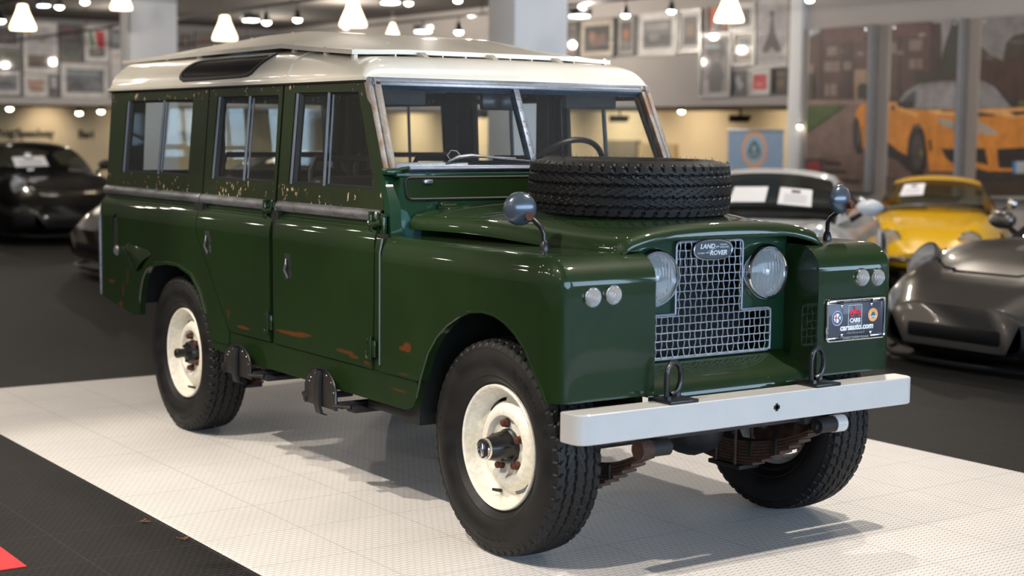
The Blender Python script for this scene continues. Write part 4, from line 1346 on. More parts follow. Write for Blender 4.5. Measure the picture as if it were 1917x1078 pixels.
for s in (-1, 1):
    for x in (0, WB):
        l = MB()
        for k in range(8):
            h = .48*(1-k*.10)
            pts = []
            for i in range(13):
                u = -1+2*i/12
                pts.append((x+h*u, ZW-.075-.012*k+.125*(h*u/.48)**2))
            ol = pts + [(p[0], p[1]-.010) for p in pts[::-1]]
            l.prism(ol, None, lambda p: (p[0], s*.365, p[1]), lambda p: (p[0], s*.43, p[1]))
        sp = l.build('leaf_spring', M['rust'], LR, angle=30)
        for sx in (-1, 1):
            xe = x+sx*.485; ze = ZW+.052
            MB().tube([(xe, s*.355, ze), (xe, s*.44, ze)], .030, 12).tube([(xe, s*.34, ze), (xe, s*.455, ze)], .014, 6).build('spring_eye', M['chassis'], sp)
        for dx in (-.26, .26, .13, -.13):
            ze = ZW-.12+.125*(dx/.48)**2
            MB().bbox(x+dx-.012, x+dx+.012, *sorted((s*.358, s*.437)), ze-.012, ze+.044, .004).build('spring_clip', M['chassis'], sp)
        for dx in (-.055, .055):
            MB().tube([(x+dx, s*.355, ZW-.175), (x+dx, s*.355, ZW+.05), (x+dx, s*.44, ZW+.05), (x+dx, s*.44, ZW-.175)], .007, 6).build('u_bolt', M['rust'], sp)
        MB().bbox(x-.09, x+.09, *sorted((s*.345, s*.45)), ZW-.185, ZW-.168, .003).build('spring_plate', M['chassis'], sp)
    ec = MB().tube([(.485, s*.435, ZW+.052), (.485, s*.485, ZW+.052)], .033, 14)
    tag(ec.build('bush_cap', M['bumper'] if s > 0 else M['rust'], LR), 'white painted bush cap' if s > 0 else 'rusty brown bush cap')
    MB().tube([(.10, s*.45, .36), (.06, s*.46, .70)], [.024, .03], 10).build('shock_absorber', M['chassis'], LR)
    MB().tube([(WB-.10, s*.42, .36), (WB-.30, s*.44, .80)], [.024, .032], 10).build('shock_absorber', M['chassis'], LR)
    # rear inner arch
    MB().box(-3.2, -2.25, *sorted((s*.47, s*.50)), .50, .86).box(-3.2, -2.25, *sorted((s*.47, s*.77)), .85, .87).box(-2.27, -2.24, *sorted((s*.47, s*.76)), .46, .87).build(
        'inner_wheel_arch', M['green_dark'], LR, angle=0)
# folding side steps
for s in (-1, 1):
    for (x0, x1, zt, zb) in ((-2.045, -1.775, .535, .400), (-1.245, -.985, .535, .380)):
        y = s*.835
        xm = (x0+x1)/2
        o = [(x0, zb), (x1, zb)]
        for k in range(1, 14):
            a = PI*k/14
            o.append((xm+(x1-x0)/2*math.cos(a)*1.0, zb+.045+(zt-zb-.045)*math.sin(a)**.8))
        p = MB().prism(o, None, lambda q: (q[0], y, q[1]), lambda q: (q[0], y-s*.006, q[1]))
        stp = p.build('folding_step', M['step'], LR, angle=30)
        rimp = [(x0, y, zb)] + [(q[0], y, q[1]) for q in o[:1:-1]] + [(x1, y, zb)]
        MB().tube(rimp, .007, 6).build('step_edge', M['black'], stp)
        st = [(y+s*.012, zt-.008), (y+s*.02, zt-.05), (y+s*.022, zb+.01), (y+s*.012, zb-.028), (y-s*.01, zb-.036)]
        b = MB().grid(5, 2, lambda i, j: Vector((xm+(-.021, .021)[j], st[i][0], st[i][1])))
        b.grid(5, 2, lambda i, j: Vector((xm+(-.021, .021)[j], st[i][0]-s*.012, st[i][1]+.002)))
        for j in (-.021, .021):
            b.add([(xm+j, q[0], q[1]) for q in st]+[(xm+j, q[0]-s*.012, q[1]+.002) for q in st], [(k, k+1, 6+k, 5+k) for k in range(4)])
        b.build('step_tread', M['seal'], stp, angle=50)
        MB().bbox(x0-.02, x0+.012, *sorted((s*.62, s*.84)), zb+.005, zb+.028, .004).tube([(x0-.03, s*.83, zb+.03), (x0+.01, s*.845, zb+.03)], .010, 8).build('step_bracket', M['chassis'], stp)
        MB().bbox(x1-.012, x1+.035, *sorted((s*.62, s*.83)), zb+.01, zb+.035, .004).bbox(x1+.02, x1+.09, *sorted((s*.60, s*.80)), zb+.0, zb+.022, .004).tube(
            [(x1, s*.845, zb+.02), (x1+.06, s*.80, zb+.02)], .008, 8).build('step_bracket', M['chassis'], stp)
        for k in range(7):
            q = o[2+k*2-(k > 5)]
            MB().lathe([(.0042, 0), (.003, .002), (0, .0025)], frame_axes((1, 0, 0), (0, 0, -s), (xm+(q[0]-xm)*.86, y, zb+(q[1]-zb)*.9)), 6).build('step_rivet', M['alu'], stp)

# ------------------------------------------------------------------ pendant lamps, tracks, spotlights
M['shade'] = emit('glowing_opal_glass', (1.0, 0.80, 0.52, 1), 5.5)
M['bulb'] = emit('spot_bulb', (1.0, 0.90, 0.72, 1), 26.0)
M['flood'] = emit('flood_tube', (0.92, 1.0, 0.98, 1), 9.0)
M['down'] = emit('downlight', (1.0, 0.88, 0.62, 1), 30.0)
TX = ((-40.0, 3.70), (-40.0, 7.15), (-40.0, 10.62))
tlab = ('black lighting track over the black sports car at far left', 'black lighting track running behind the car roof to the left column', 'long black lighting track running to the right-hand column')
ZT = 3.42
for (x0, y), lb in zip(TX, tlab):
    m = MB().box(XB+.3, 6.0, y-.02, y+.02, ZT-.02, ZT+.02)
    t = m.build('lighting_track', M['black'], angle=0)
    tag(t, lb, 'track', 'ceiling lighting tracks')
    for k in range(9):
        MB().box(XB+1+4.5*k-.008, XB+1+4.5*k+.008, y-.008, y+.008, ZT+.02, ZC+.02).build('track_hanger', M['black'], t, angle=0)

def pendant(u, v, d, dia, lb):
    p = CAM + (FW + RT*((u-958.5)/FPX) - UP*((v-V0)/FPX))*d          # centre of the lower rim
    r = empty('pendant_lamp', (p.x, p.y, p.z), 0, lb, 'lamp', 'opal glass pendant lamps')
    k = dia/2
    prof = [(.0, 1.98), (.24, 1.98), (.36, 1.93), (.40, 1.72), (.50, 1.40), (.66, 1.02), (.84, .62), (.97, .30), (1.0, .08), (.97, .0), (.90, .02), (0, .10)]
    MB().lathe([(a*k, b*k) for a, b in prof], Matrix.Identity(4), 28).build('lamp_shade', M['shade'], r, angle=60)
    MB().lathe([(0, 2.10*k), (.2*k, 2.10*k), (.22*k, 1.96*k)], Matrix.Identity(4), 16).tube([(0, 0, 2.0*k), (0, 0, ZC-p.z+.01)], .006, 6).build('cord', M['black'], r)
    return r
pendant(43, 56, 18.8, .305, 'glowing opal glass pendant lamp at far left above the black sports car')
pendant(227, 18, 22.5, .305, 'glowing pendant lamp half hidden at the edge of the left white column')
pendant(421, 75, 19.6, .305, 'glowing pendant lamp just above the rear of the cream roof')
pendant(661, 50, 17.7, .305, 'glowing pendant lamp above the middle of the cream roof')
pendant(735, 66, 26.0, .20, 'small dim pendant lamp peeping over the roof ridge')
pendant(1365, 41, 16.4, .305, 'glowing pendant lamp in front of the right-hand wall pictures')

def spot(u, v, y, lb, size=15, flood=False, ztop=None):
    """track spotlight hanging at depth set by its track (plane y = const)"""
    p = pix(u, v, 1, y)
    d = (p-CAM).dot(FW)
    k = size/2*d/FPX
    r = empty('flood_light' if flood else 'track_spotlight', tuple(p), 0, lb, 'spotlight', 'flood lights on the tracks' if flood else 'spotlights on the tracks')
    top = (ztop or ZT)-.022-p.z
    if top < k*(.75 if flood else 2.4): p.y += 0; top = 0
    if flood:
        MB().bbox(-k, k, -k*.9, k*.9, .0, k*.75, k*.12).tube([(0, 0, k*.7), (0, 0, max(top, k*.76))], k*.13, 6).build('housing', M['black'], r)
        MB().bbox(-k*.8, k*.8, -k*.75, k*.75, -k*.20, .012, k*.1).build('tube', M['flood'], r)
    else:
        MB().lathe([(0, k*2.4), (k*.5, k*2.4), (k*.62, k*1.6), (k*.9, k*.4), (k*1.02, k*.1)], Matrix.Identity(4), 16).tube([(0, 0, k*2.3), (0, 0, max(top, k*2.45))], k*.16, 6).build('housing', M['black'], r)
        MB().lathe([(k, k*.1), (k*.95, -k*.2), (k*.6, -k*.5), (0, -k*.62)], Matrix.Identity(4), 16).build('bulb', M['bulb'], r, angle=80)
    return r
spot(111, 13, 3.70, 'small spotlight bulb to the right of the flood light at far left')
spot(159, 4, 3.70, 'small spotlight bulb at top edge left of the left column')
spot(2, 39, 3.70, 'small spotlight bulb cut by the left edge of the photo')
spot(82, 10, 3.70, 'black flood light at top left beside the far left pendant', 24, True)
spot(499, 42, 7.15, 'small spotlight bulb beside the flood light right of the rear roof pendant')
spot(557, 37, 7.15, 'small spotlight bulb left of the middle roof pendant')
spot(470, 37, 7.15, 'black flood light right of the rear roof pendant lamp', 30, True)
spot(765, 6, 7.15, 'small spotlight bulb right of the top flood light above the roof', 15)
spot(857, 1, 7.15, 'small spotlight bulb at top edge left of the right column', 15)
spot(731, 4, 7.15, 'black flood light at top edge right of the middle pendant', 34, True)
spot(859, 60, 10.62, 'small spotlight bulb just above the roof left of the right column')
spot(792, 58, 10.62, 'black flood light just above the roof ridge', 30, True)
spot(1085, 29, 10.62, 'black flood light immediately right of the right column', 36, True)
spot(1171, 29, 10.62, 'small spotlight bulb left of centre over the right-hand pictures')
spot(1257, 21, 10.62, 'small spotlight bulb nearer the right-hand pendant lamp')
spot(1516, 0, 10.62, 'small spotlight bulb at top edge above the first big car poster')
def down(u, v, axis, val, lb, size=11):
    p = pix(u, v, axis, val)
    d = (p-CAM).dot(FW); k = size/2*d/FPX
    r = empty('recess_downlight', tuple(p), 0, lb, 'downlight', 'small lamps under the mezzanine')
    MB().lathe([(k, 0), (k*.8, -k*.5), (0, -k*.8)], Matrix.Identity(4), 14).build('bulb', M['down'], r, angle=80)
    hs = MB().lathe([(k*.6, k*1.6), (k*1.05, k*.3), (k, 0)], Matrix.Identity(4), 14)
    hs.tube([(0, 0, k*1.5), (0, 0, max(k*2, ZS+.02-p.z))] if axis == 0 or val > YR else [(0, 0, k*1.4), (0, -.004, k*1.4)], k*.25, 6).build('housing', M['black'], r)
down(18, 203, 0, XB-1.6, 'small lamp under the mezzanine at far left')
down(148, 211, 0, XB-1.8, 'small lamp under the mezzanine above the black car roof')
down(189, 208, 0, XB-1.4, 'small lamp under the mezzanine beside the rear of the green car')
down(1276, 208, 1, 14.6, 'small lamp under the right-hand mezzanine seen past the windscreen post')
down(1497, 236, 1, YR-.09, 'small lamp fixed to the pilaster beside the blue banner', 8)
for (x, y, e) in ((-34.9, 6.4, 18), (-34.9, 9.4, 36), (-34.6, 11.6, 22), (-34.6, 13.4, 22)):
    lamp('recess_wash_light', 'SPOT', (x, y, 1.93), e, WARM, (XB-4.0, y, 1.3), spot_size=1.9, spot_blend=.9, shadow_soft_size=.06)
for (x, e) in ((-14.9, 100), (-17.2, 90), (-20.0, 110), (-22.5, 200), (-25.5, 220), (-28.5, 220), (-31.5, 200)):
    lamp('recess_wash_light', 'SPOT', (x, 16.2, 1.86), e, WARM, (x, 17.8, 1.2), spot_size=1.9, spot_blend=.9, shadow_soft_size=.06)
# things in the recesses
for (u0, u1, v0, v1, c, lb) in ((1131, 1192, 262, 330, rgb(120, 112, 98), 'grey display board in the recess seen through the windscreen'),
                                (1196, 1262, 268, 332, rgb(186, 168, 130), 'tan display board in the recess behind the windscreen post')):
    a = pix(u0, v0, 1, 17.7); b = pix(u1, v1, 1, 17.7)
    tag(MB().bbox(a.x, b.x, 17.68, 17.79, b.z, a.z, .01).build('display_board', plain('board_paint', c, .7), None), lb, 'board')
for (u, v, w, lb) in ((1160, 222, 36, 'dark wedge-shaped projector under the mezzanine seen through the windscreen'), (1386, 222, 38, 'dark wedge-shaped projector above the blue banner'),
                      (905, 215, 34, 'dark wedge-shaped projector seen through the left half of the windscreen')):
    p = pix(u, v, 1, 15.2); k = w/2*(p-CAM).dot(FW)/FPX
    o = MB().prism([(-k, -.35*k), (.55*k, -.35*k), (k, .30*k), (-k, .35*k)], None, lambda q: (p.x+q[0], p.y-k*.6, p.z+q[1]), lambda q: (p.x+q[0], p.y+k*.6, p.z+q[1]))
    o.tube([(p.x, p.y, p.z), (p.x, p.y, ZS-.09)], .02, 6)
    tag(o.build('projector', M['black_matt'], None, angle=30), lb, 'projector')
M['letter'] = plain('black_letter', rgb(20, 19, 18), .6)
for (u, v, w, tx, lb) in ((6, 248, 40, 'Pug', 'short black wall lettering cut by the left edge of the photo'), (66, 250, 64, 'Speedway', 'black wall lettering reading Speedway above the black sports car'),
                          (161, 252, 26, 'Bari', 'short black wall lettering in the bright patch beside the green car'), (366, 256, 60, 'Torino', 'black wall lettering seen through the side windows of the green car')):
    p = pix(u, v, 0, XB-3.99); d = (p-CAM).dot(FW)
    o = lettering(tx, .30, frame_axes((0, 1, 0), (0, 0, 1), tuple(p)), M['letter'], None, 'wall_lettering', .008, .02, 0, w*d/FPX/.9)
    tag(o, lb, 'lettering')

# ------------------------------------------------------------------ framed pictures
PM_CACHE = {}
def pmat(c, coat=.8):
    if c not in PM_CACHE:
        PM_CACHE[c] = plain('print_colour', rgb(*c), .5, coat=coat, var=.18, scale=5)
    return PM_CACHE[c]
FRAME_D = plain('dark_picture_frame', rgb(52, 54, 56), .4); FRAME_S = plain('silver_picture_frame', rgb(150, 148, 146), .35, .5)
def picture(rect, axis, lb, mat, inset, shapes, frame='d'):
    """rect in photograph pixels on the wall plane; shapes: (colour, [(fx, fy)...]) with fx right, fy down, within the print"""
    val = XB+.01 if axis == 0 else YR-.01
    u0, v0, u1, v1 = rect
    a = pix(u0, v0, axis, val); b = pix(u1, v0, axis, val); c = pix((u0+u1)/2, v1, axis, val); t = pix((u0+u1)/2, v0, axis, val)
    h0, h1 = (a.y, b.y) if axis == 0 else (a.x, b.x)
    z1, z0 = t.z, c.z
    nrm = Vector((1, 0, 0)) if axis == 0 else Vector((0, -1, 0))
    hx = Vector((0, 1, 0)) if axis == 0 else Vector((1, 0, 0))
    w, h = h1-h0, z1-z0
    org = (Vector((val, h0, z0)) if axis == 0 else Vector((h0, val, z0)))
    P = lambda x, z, d: org+hx*x+Vector((0, 0, z))+nrm*d
    root = empty('framed_picture', tuple(org+hx*w/2), 0, lb, 'picture', 'framed pictures on the mezzanine walls')
    loc = Vector(root.location)
    def slab(name, x0, x1, zz0, zz1, d0, d1, m, hole=None):
        o = [(x0, zz0), (x1, zz0), (x1, zz1), (x0, zz1)]
        return MB().prism(o, [hole] if hole else None, lambda p: P(p[0], p[1], d1)-loc, lambda p: P(p[0], p[1], d0)-loc).build(name, m, root, angle=0)
    fw = .022
    slab('frame', 0, w, 0, h, -.01, .045, FRAME_D if frame == 'd' else FRAME_S, [(fw, fw), (w-fw, fw), (w-fw, h-fw), (fw, h-fw)])
    slab('mount', fw*.8, w-fw*.8, fw*.8, h-fw*.8, .0, .018, pmat(mat))
    ix, iz = inset
    x0, x1, zz0, zz1 = fw+ix*w, w-fw-ix*w, fw+iz*h, h-fw-iz*h
    mb = MB(); mats = []
    for i, (c, pts) in enumerate(shapes):
        mats.append(pmat(c)); mb.cur = i
        mb.prism([(x0+(x1-x0)*fx, zz1-(zz1-zz0)*fy) for fx, fy in pts], None, lambda p: P(p[0], p[1], .0195+.0006*i)-loc, lambda p: P(p[0], p[1], .0185)-loc)
    mb.build('print', mats, root, angle=0, merge=False)
ALL = [(0, 0), (1, 0), (1, 1), (0, 1)]
def R(x0, y0, x1, y1): return [(x0, y0), (x1, y0), (x1, y1), (x0, y1)]
def blob(cx, cy, rx, ry, k=10): return [(cx+rx*math.cos(2*PI*i/k), cy+ry*math.sin(2*PI*i/k)) for i in range(k)]
carsil = lambda x, y, w, h: [(x, y+h), (x, y+h*.5), (x+w*.2, y+h*.4), (x+w*.35, y), (x+w*.7, y), (x+w*.85, y+h*.4), (x+w, y+h*.55), (x+w, y+h)]
L = (168, 164, 162); W_ = (190, 186, 184); G = (120, 118, 120)
picture((-24, 44, 38, 90), 0, 'dark framed print at upper far left edge', L, (.06, .08), [((62, 56, 60), ALL), ((84, 76, 78), carsil(.2, .4, .6, .3))])
picture((-24, 94, 39, 128), 0, 'olive and black framed print at the far left edge', (120, 118, 112), (.04, .05), [((74, 76, 58), ALL), ((50, 48, 44), carsil(.3, .4, .6, .4)), ((120, 116, 84), R(.4, .2, .5, .6))])
picture((-24, 131, 39, 179), 0, 'grey car photograph in pale mount at lower far left', W_, (.09, .15), [((112, 110, 112), ALL), ((72, 70, 74), carsil(.1, .35, .8, .4))])
picture((43, 42, 106, 138), 0, 'large pale poster with brown lower half left of centre', W_, (.08, .10), [((172, 168, 170), ALL), ((96, 82, 60), R(0, .68, 1, 1)), ((120, 112, 118), R(.2, .2, .8, .27)), ((140, 70, 66), R(.4, .30, .7, .34)), ((64, 50, 40), R(.1, .85, .9, 1)), ((150, 112, 84), [(.0, .0), (.12, .2), (.0, .3)])], 's')
picture((44, 141, 89, 181), 0, 'white framed print with red and cream stripes', W_, (.10, .16), [((186, 168, 146), ALL), ((150, 78, 74), R(0, .1, 1, .25)), ((160, 74, 72), R(.05, .45, .8, .62)), ((120, 104, 70), R(.2, .7, 1, .9))], 's')
picture((92, 142, 108, 181), 0, 'tiny narrow picture with dark base beside the striped print', (150, 150, 152), (.06, .04), [((176, 174, 174), ALL), ((60, 58, 64), R(0, .6, 1, 1)), ((150, 90, 90), R(.2, .75, .8, .85))])
picture((109, 46, 150, 78), 0, 'dark red and brown car print high on the left wall', (80, 78, 78), (.04, .06), [((64, 48, 50), ALL), ((110, 64, 70), R(.1, .15, .8, .35)), ((92, 82, 70), carsil(.1, .55, .7, .3))])
picture((110, 82, 151, 114), 0, 'teal and brown car print in grey frame on the left wall', (116, 116, 118), (.05, .06), [((78, 74, 66), ALL), ((56, 88, 94), carsil(.2, .4, .7, .35)), ((96, 84, 56), R(0, .75, 1, 1))])
picture((157, 48, 203, 116), 0, 'white framed poster with green and red flag over race cars', W_, (.14, .12), [((196, 192, 188), ALL), ((40, 110, 52), [(.0, 0), (.2, 0), (.38, .62), (.16, .62)]), ((176, 30, 40), [(.38, 0), (1, 0), (1, .66), (.55, .66)]), ((70, 66, 66), R(0, .68, 1, 1)), ((130, 126, 124), carsil(.1, .74, .7, .14))], 's')
picture((113, 119, 203, 184), 0, 'wide white mounted photograph of grey cars left of the green car', W_, (.09, .14), [((86, 88, 92), ALL), ((126, 132, 138), R(0, .05, .85, .30)), ((64, 62, 66), carsil(.05, .5, .4, .35)), ((110, 110, 114), carsil(.5, .45, .45, .4)), ((72, 90, 60), R(.0, .0, 1, .08))], 's')
picture((205, 49, 231, 91), 0, 'grey print with small dark squares beside the left column', (130, 130, 134), (.04, .04), [((138, 138, 142), ALL), ((52, 52, 58), R(.15, .08, .45, .3)), ((52, 52, 58), R(.55, .08, .85, .3))])
picture((206, 93, 236, 170), 0, 'pale tall print partly hidden by the rear of the cream roof', W_, (.06, .05), [((188, 182, 180), ALL), ((190, 150, 148), R(.2, .1, .8, .14))], 's')
picture((338, 64, 356, 92), 0, 'small brown print just right of the left column', (90, 86, 84), (.06, .06), [((84, 72, 66), ALL), ((120, 96, 80), blob(.5, .5, .3, .2))])
picture((363, 61, 398, 92), 0, 'small framed print above the rear of the cream roof', (120, 116, 114), (.08, .1), [((104, 94, 90), ALL), ((130, 70, 60), R(.2, .4, .8, .6))])
picture((1061, 40, 1084, 108), 1, 'narrow print of small dark photos beside the right column', (70, 66, 64), (.05, .03), [((60, 54, 54), ALL), ((112, 104, 102), R(.1, .1, .9, .15)), ((120, 112, 108), R(.1, .6, .9, .66)), ((132, 66, 58), R(.2, .8, .7, .9)), ((30, 28, 28), R(0, .62, 1, .64))])
picture((1087, 35, 1153, 109), 1, 'black and brown figure picture in beige mount', (156, 146, 134), (.12, .15), [((34, 31, 32), ALL), ((92, 66, 54), [(.15, .45), (.3, .2), (.5, .4), (.8, .3), (.9, .55), (.7, .75), (.3, .8)]), ((118, 84, 68), blob(.3, .4, .12, .2))])
picture((1157, 31, 1192, 104), 1, 'narrow print with an orange figure in grey mount', (140, 136, 134), (.16, .10), [((66, 60, 60), ALL), ((140, 84, 56), blob(.5, .45, .3, .2)), ((96, 92, 92), R(.1, .7, .9, .95))])
picture((1196, 23, 1270, 104), 1, 'wide grey crowd photograph in white mount', W_, (.12, .15), [((94, 92, 94), ALL), ((128, 124, 124), R(.1, .1, .9, .35)), ((60, 58, 62), R(.05, .55, .95, .9)), ((110, 106, 108), blob(.4, .6, .2, .15))], 's')
picture((1274, 18, 1315, 97), 1, 'brown tinted portrait photograph in white mount', W_, (.14, .13), [((88, 80, 78), ALL), ((128, 100, 72), blob(.5, .5, .3, .2)), ((52, 48, 50), R(.1, .7, .9, 1))], 's')
picture((1328, 11, 1367, 61), 1, 'orange and blue poster left of the right-hand pendant lamp', (176, 82, 52), (.04, .04), [((180, 78, 48), ALL), ((60, 84, 122), blob(.5, .75, .3, .18)), ((120, 120, 128), blob(.3, .8, .2, .1)), ((70, 40, 36), R(0, .9, 1, 1))])
picture((1370, 7, 1415, 57), 1, 'grey photograph in pale mount behind the right-hand pendant lamp', W_, (.14, .14), [((96, 92, 94), ALL), ((66, 62, 66), blob(.5, .6, .35, .3)), ((140, 134, 134), R(.1, .1, .5, .3))], 's')
picture((1314, 63, 1371, 181), 1, 'tall black and white photograph of dark figures', (150, 146, 144), (.07, .05), [((120, 114, 116), ALL), ((56, 52, 56), [(.2, .05), (.75, .0), (.9, .3), (.7, .45), (.85, .7), (.75, 1), (.3, 1), (.2, .7), (.35, .45), (.1, .3)]), ((92, 86, 88), blob(.55, .35, .2, .1)), ((150, 142, 142), R(.0, .78, .22, 1))], 's')
picture((1376, 60, 1415, 122), 1, 'small teal picture with dark base in wide pale mount', (176, 168, 158), (.20, .18), [((104, 124, 132), ALL), ((66, 52, 44), R(0, .62, 1, 1)), ((150, 96, 56), R(.1, .8, .9, .92)), ((58, 66, 70), blob(.5, .55, .35, .2))], 's')
picture((1417, -6, 1481, 126), 1, 'large pale photograph of a dark flared tower', (176, 170, 170), (.08, .08), [((158, 152, 156), ALL), ((74, 64, 66), [(.44, .18), (.54, .18), (.58, .42), (.66, .58), (.84, .78), (.84, .86), (.66, .86), (.5, .76), (.34, .86), (.14, .86), (.16, .78), (.34, .58), (.42, .42)]), ((60, 54, 60), blob(.49, .17, .09, .05))], 's')
picture((1373, 131, 1400, 179), 1, 'small black and white photograph beside the red print', (70, 70, 74), (.05, .04), [((52, 52, 56), ALL), ((140, 138, 142), [(.1, .3), (.5, .1), (.6, .4), (.9, .6), (.5, .9), (.3, .6)])])
picture((1403, 129, 1446, 178), 1, 'red square print in wide white mount', W_, (.16, .16), [((184, 40, 50), ALL), ((206, 110, 108), blob(.5, .65, .3, .14)), ((150, 34, 44), R(0, 0, .3, .4))], 's')
picture((1449, 127, 1479, 176), 1, 'dark brown patterned print beside the pilaster', (60, 52, 46), (.05, .04), [((66, 52, 44), ALL), ((104, 84, 62), R(.2, .1, .8, .25)), ((96, 76, 56), blob(.5, .6, .3, .2))])

# ------------------------------------------------------------------ three tall poster panels with one orange sports car
ORG = (214, 136, 50)
def poster(zx0, zx1, ztop0, zbot, lb, shapes, texts=()):
    """panel box standing off the wall; outlines in units of the enlarged view (photograph px = 1480 + x / 2.9954)"""
    YP = YR-.20
    up = lambda x, y: pix(1480+x/2.9954, y/2.9954, 1, YP)
    xa = up(zx0, (ztop0+zbot)/2).x; xb = up(zx1, (ztop0+zbot)/2).x
    zt = 3.13; zb = .655
    root = empty('poster_panel', ((xa+xb)/2, YP, zb), 0, lb, 'poster', 'tall poster panels on the right-hand wall')
    loc = Vector(root.location)
    MB().bbox(xa-loc.x, xb-loc.x, 0.0, .195, 0, zt-zb, .012).build('panel', plain('poster_panel_edge', rgb(168, 164, 162), .5), root)
    for sx in (xa+.08, xb-.08):
        MB().lathe([(0, .012), (.02, .010), (.022, 0)], frame_axes((1, 0, 0), (0, 0, 1), (sx-loc.x, -.001, zt-zb-.08)), 12).build('fixing', M['alu'], root)
    mb = MB(); mats = []
    inset = .025
    def clip(pts):
        pts = [(up(*q).x, up(*q).z) for q in pts]
        lim = ((0, xa+inset, 1), (0, xb-inset, -1), (1, zb+inset, 1), (1, zt-inset, -1))
        for ax, v, sg in lim:
            out = []
            for i in range(len(pts)):
                p, q = pts[i], pts[(i+1) % len(pts)]
                ip, iq = (p[ax]-v)*sg >= 0, (q[ax]-v)*sg >= 0
                if ip: out.append(p)
                if ip != iq:
                    t = (v-p[ax])/(q[ax]-p[ax])
                    out.append((p[0]+(q[0]-p[0])*t, p[1]+(q[1]-p[1])*t))
            pts = out
            if len(pts) < 3: return None
        return pts
    for i, (c, pts) in enumerate(shapes):
        pts = clip(pts)
        if not pts: continue
        mb.cur = len(mats); mats.append(pmat(c, .15))
        mb.prism(pts, None, lambda p: (p[0]-loc.x, -.001-.0007*i, p[1]-zb), lambda p: (p[0]-loc.x, .0015, p[1]-zb))
    mb.build('poster_print', mats, root, angle=0, merge=False)
    for tx, x, y, wd, mt in texts:
        p = up(x, y)
        lettering(tx, .11, frame_axes((1, 0, 0), (0, 0, 1), (p.x-loc.x, -.026, p.z-zb)), mt, root, 'lettering', .003, .002, 0, wd)
BR = (84, 60, 56); BRD = (66, 46, 44); WN = (128, 110, 104); GRV = (124, 102, 94); DK = (50, 44, 42)
def Rz(a, b, c, d): return [(a, b), (c, b), (c, d), (a, d)]
brick = lambda xs: [(BRD, Rz(x, 150, x+14, 565)) for x in xs]
p1 = [(GRV, Rz(60, 90, 470, 1100)), (BR, Rz(60, 120, 470, 562)), ((150, 158, 168), [(60, 120), (170, 120), (165, 180), (100, 212), (60, 215)]), (BRD, Rz(60, 215, 88, 420)), (BRD, Rz(160, 180, 180, 562)), (BRD, Rz(285, 170, 345, 562))]
p1 += [(WN, Rz(205, 262, 262, 312)), (WN, Rz(190, 345, 278, 402)), (WN, Rz(196, 470, 216, 536)), (WN, Rz(224, 470, 264, 536)), (WN, Rz(96, 362, 134, 410)), (WN, Rz(298, 345, 348, 392)), ((96, 62, 62), Rz(190, 175, 420, 235)),
       ((150, 122, 100), Rz(360, 390, 440, 558)), ((46, 46, 46), [(378, 555), (378, 490), (395, 466), (420, 466), (440, 490), (440, 555)]), ((60, 62, 54), Rz(84, 415, 132, 560)),
       ((138, 116, 106), Rz(60, 560, 470, 588)), ((74, 92, 46), [(60, 596), (312, 590), (200, 670), (60, 765)]), ((108, 88, 80), [(60, 900), (470, 840), (470, 1100), (60, 1100)]),
       (ORG, [(366, 650), (376, 612), (402, 582), (470, 562), (470, 836), (404, 832)]), (DK, [(356, 700), (362, 665), (376, 655), (388, 680), (404, 760), (408, 850), (396, 868), (372, 862), (356, 790)]),
       ((84, 78, 78), blob(386, 760, 12, 60)), ((74, 54, 54), Rz(84, 888, 182, 984)), ((158, 46, 48), Rz(96, 908, 166, 962)), (DK, Rz(112, 930, 150, 938))]
dark_t = plain('poster_text', rgb(70, 52, 48), .6)
poster(88, 432, 165, 1060, 'first tall poster panel from the pilaster, with brick house, lawn and orange tail', p1,
       (('Sales', 236, 912, .34, dark_t), ('Service', 252, 958, .44, dark_t), ('Parts & Repair', 300, 1010, .68, dark_t)))
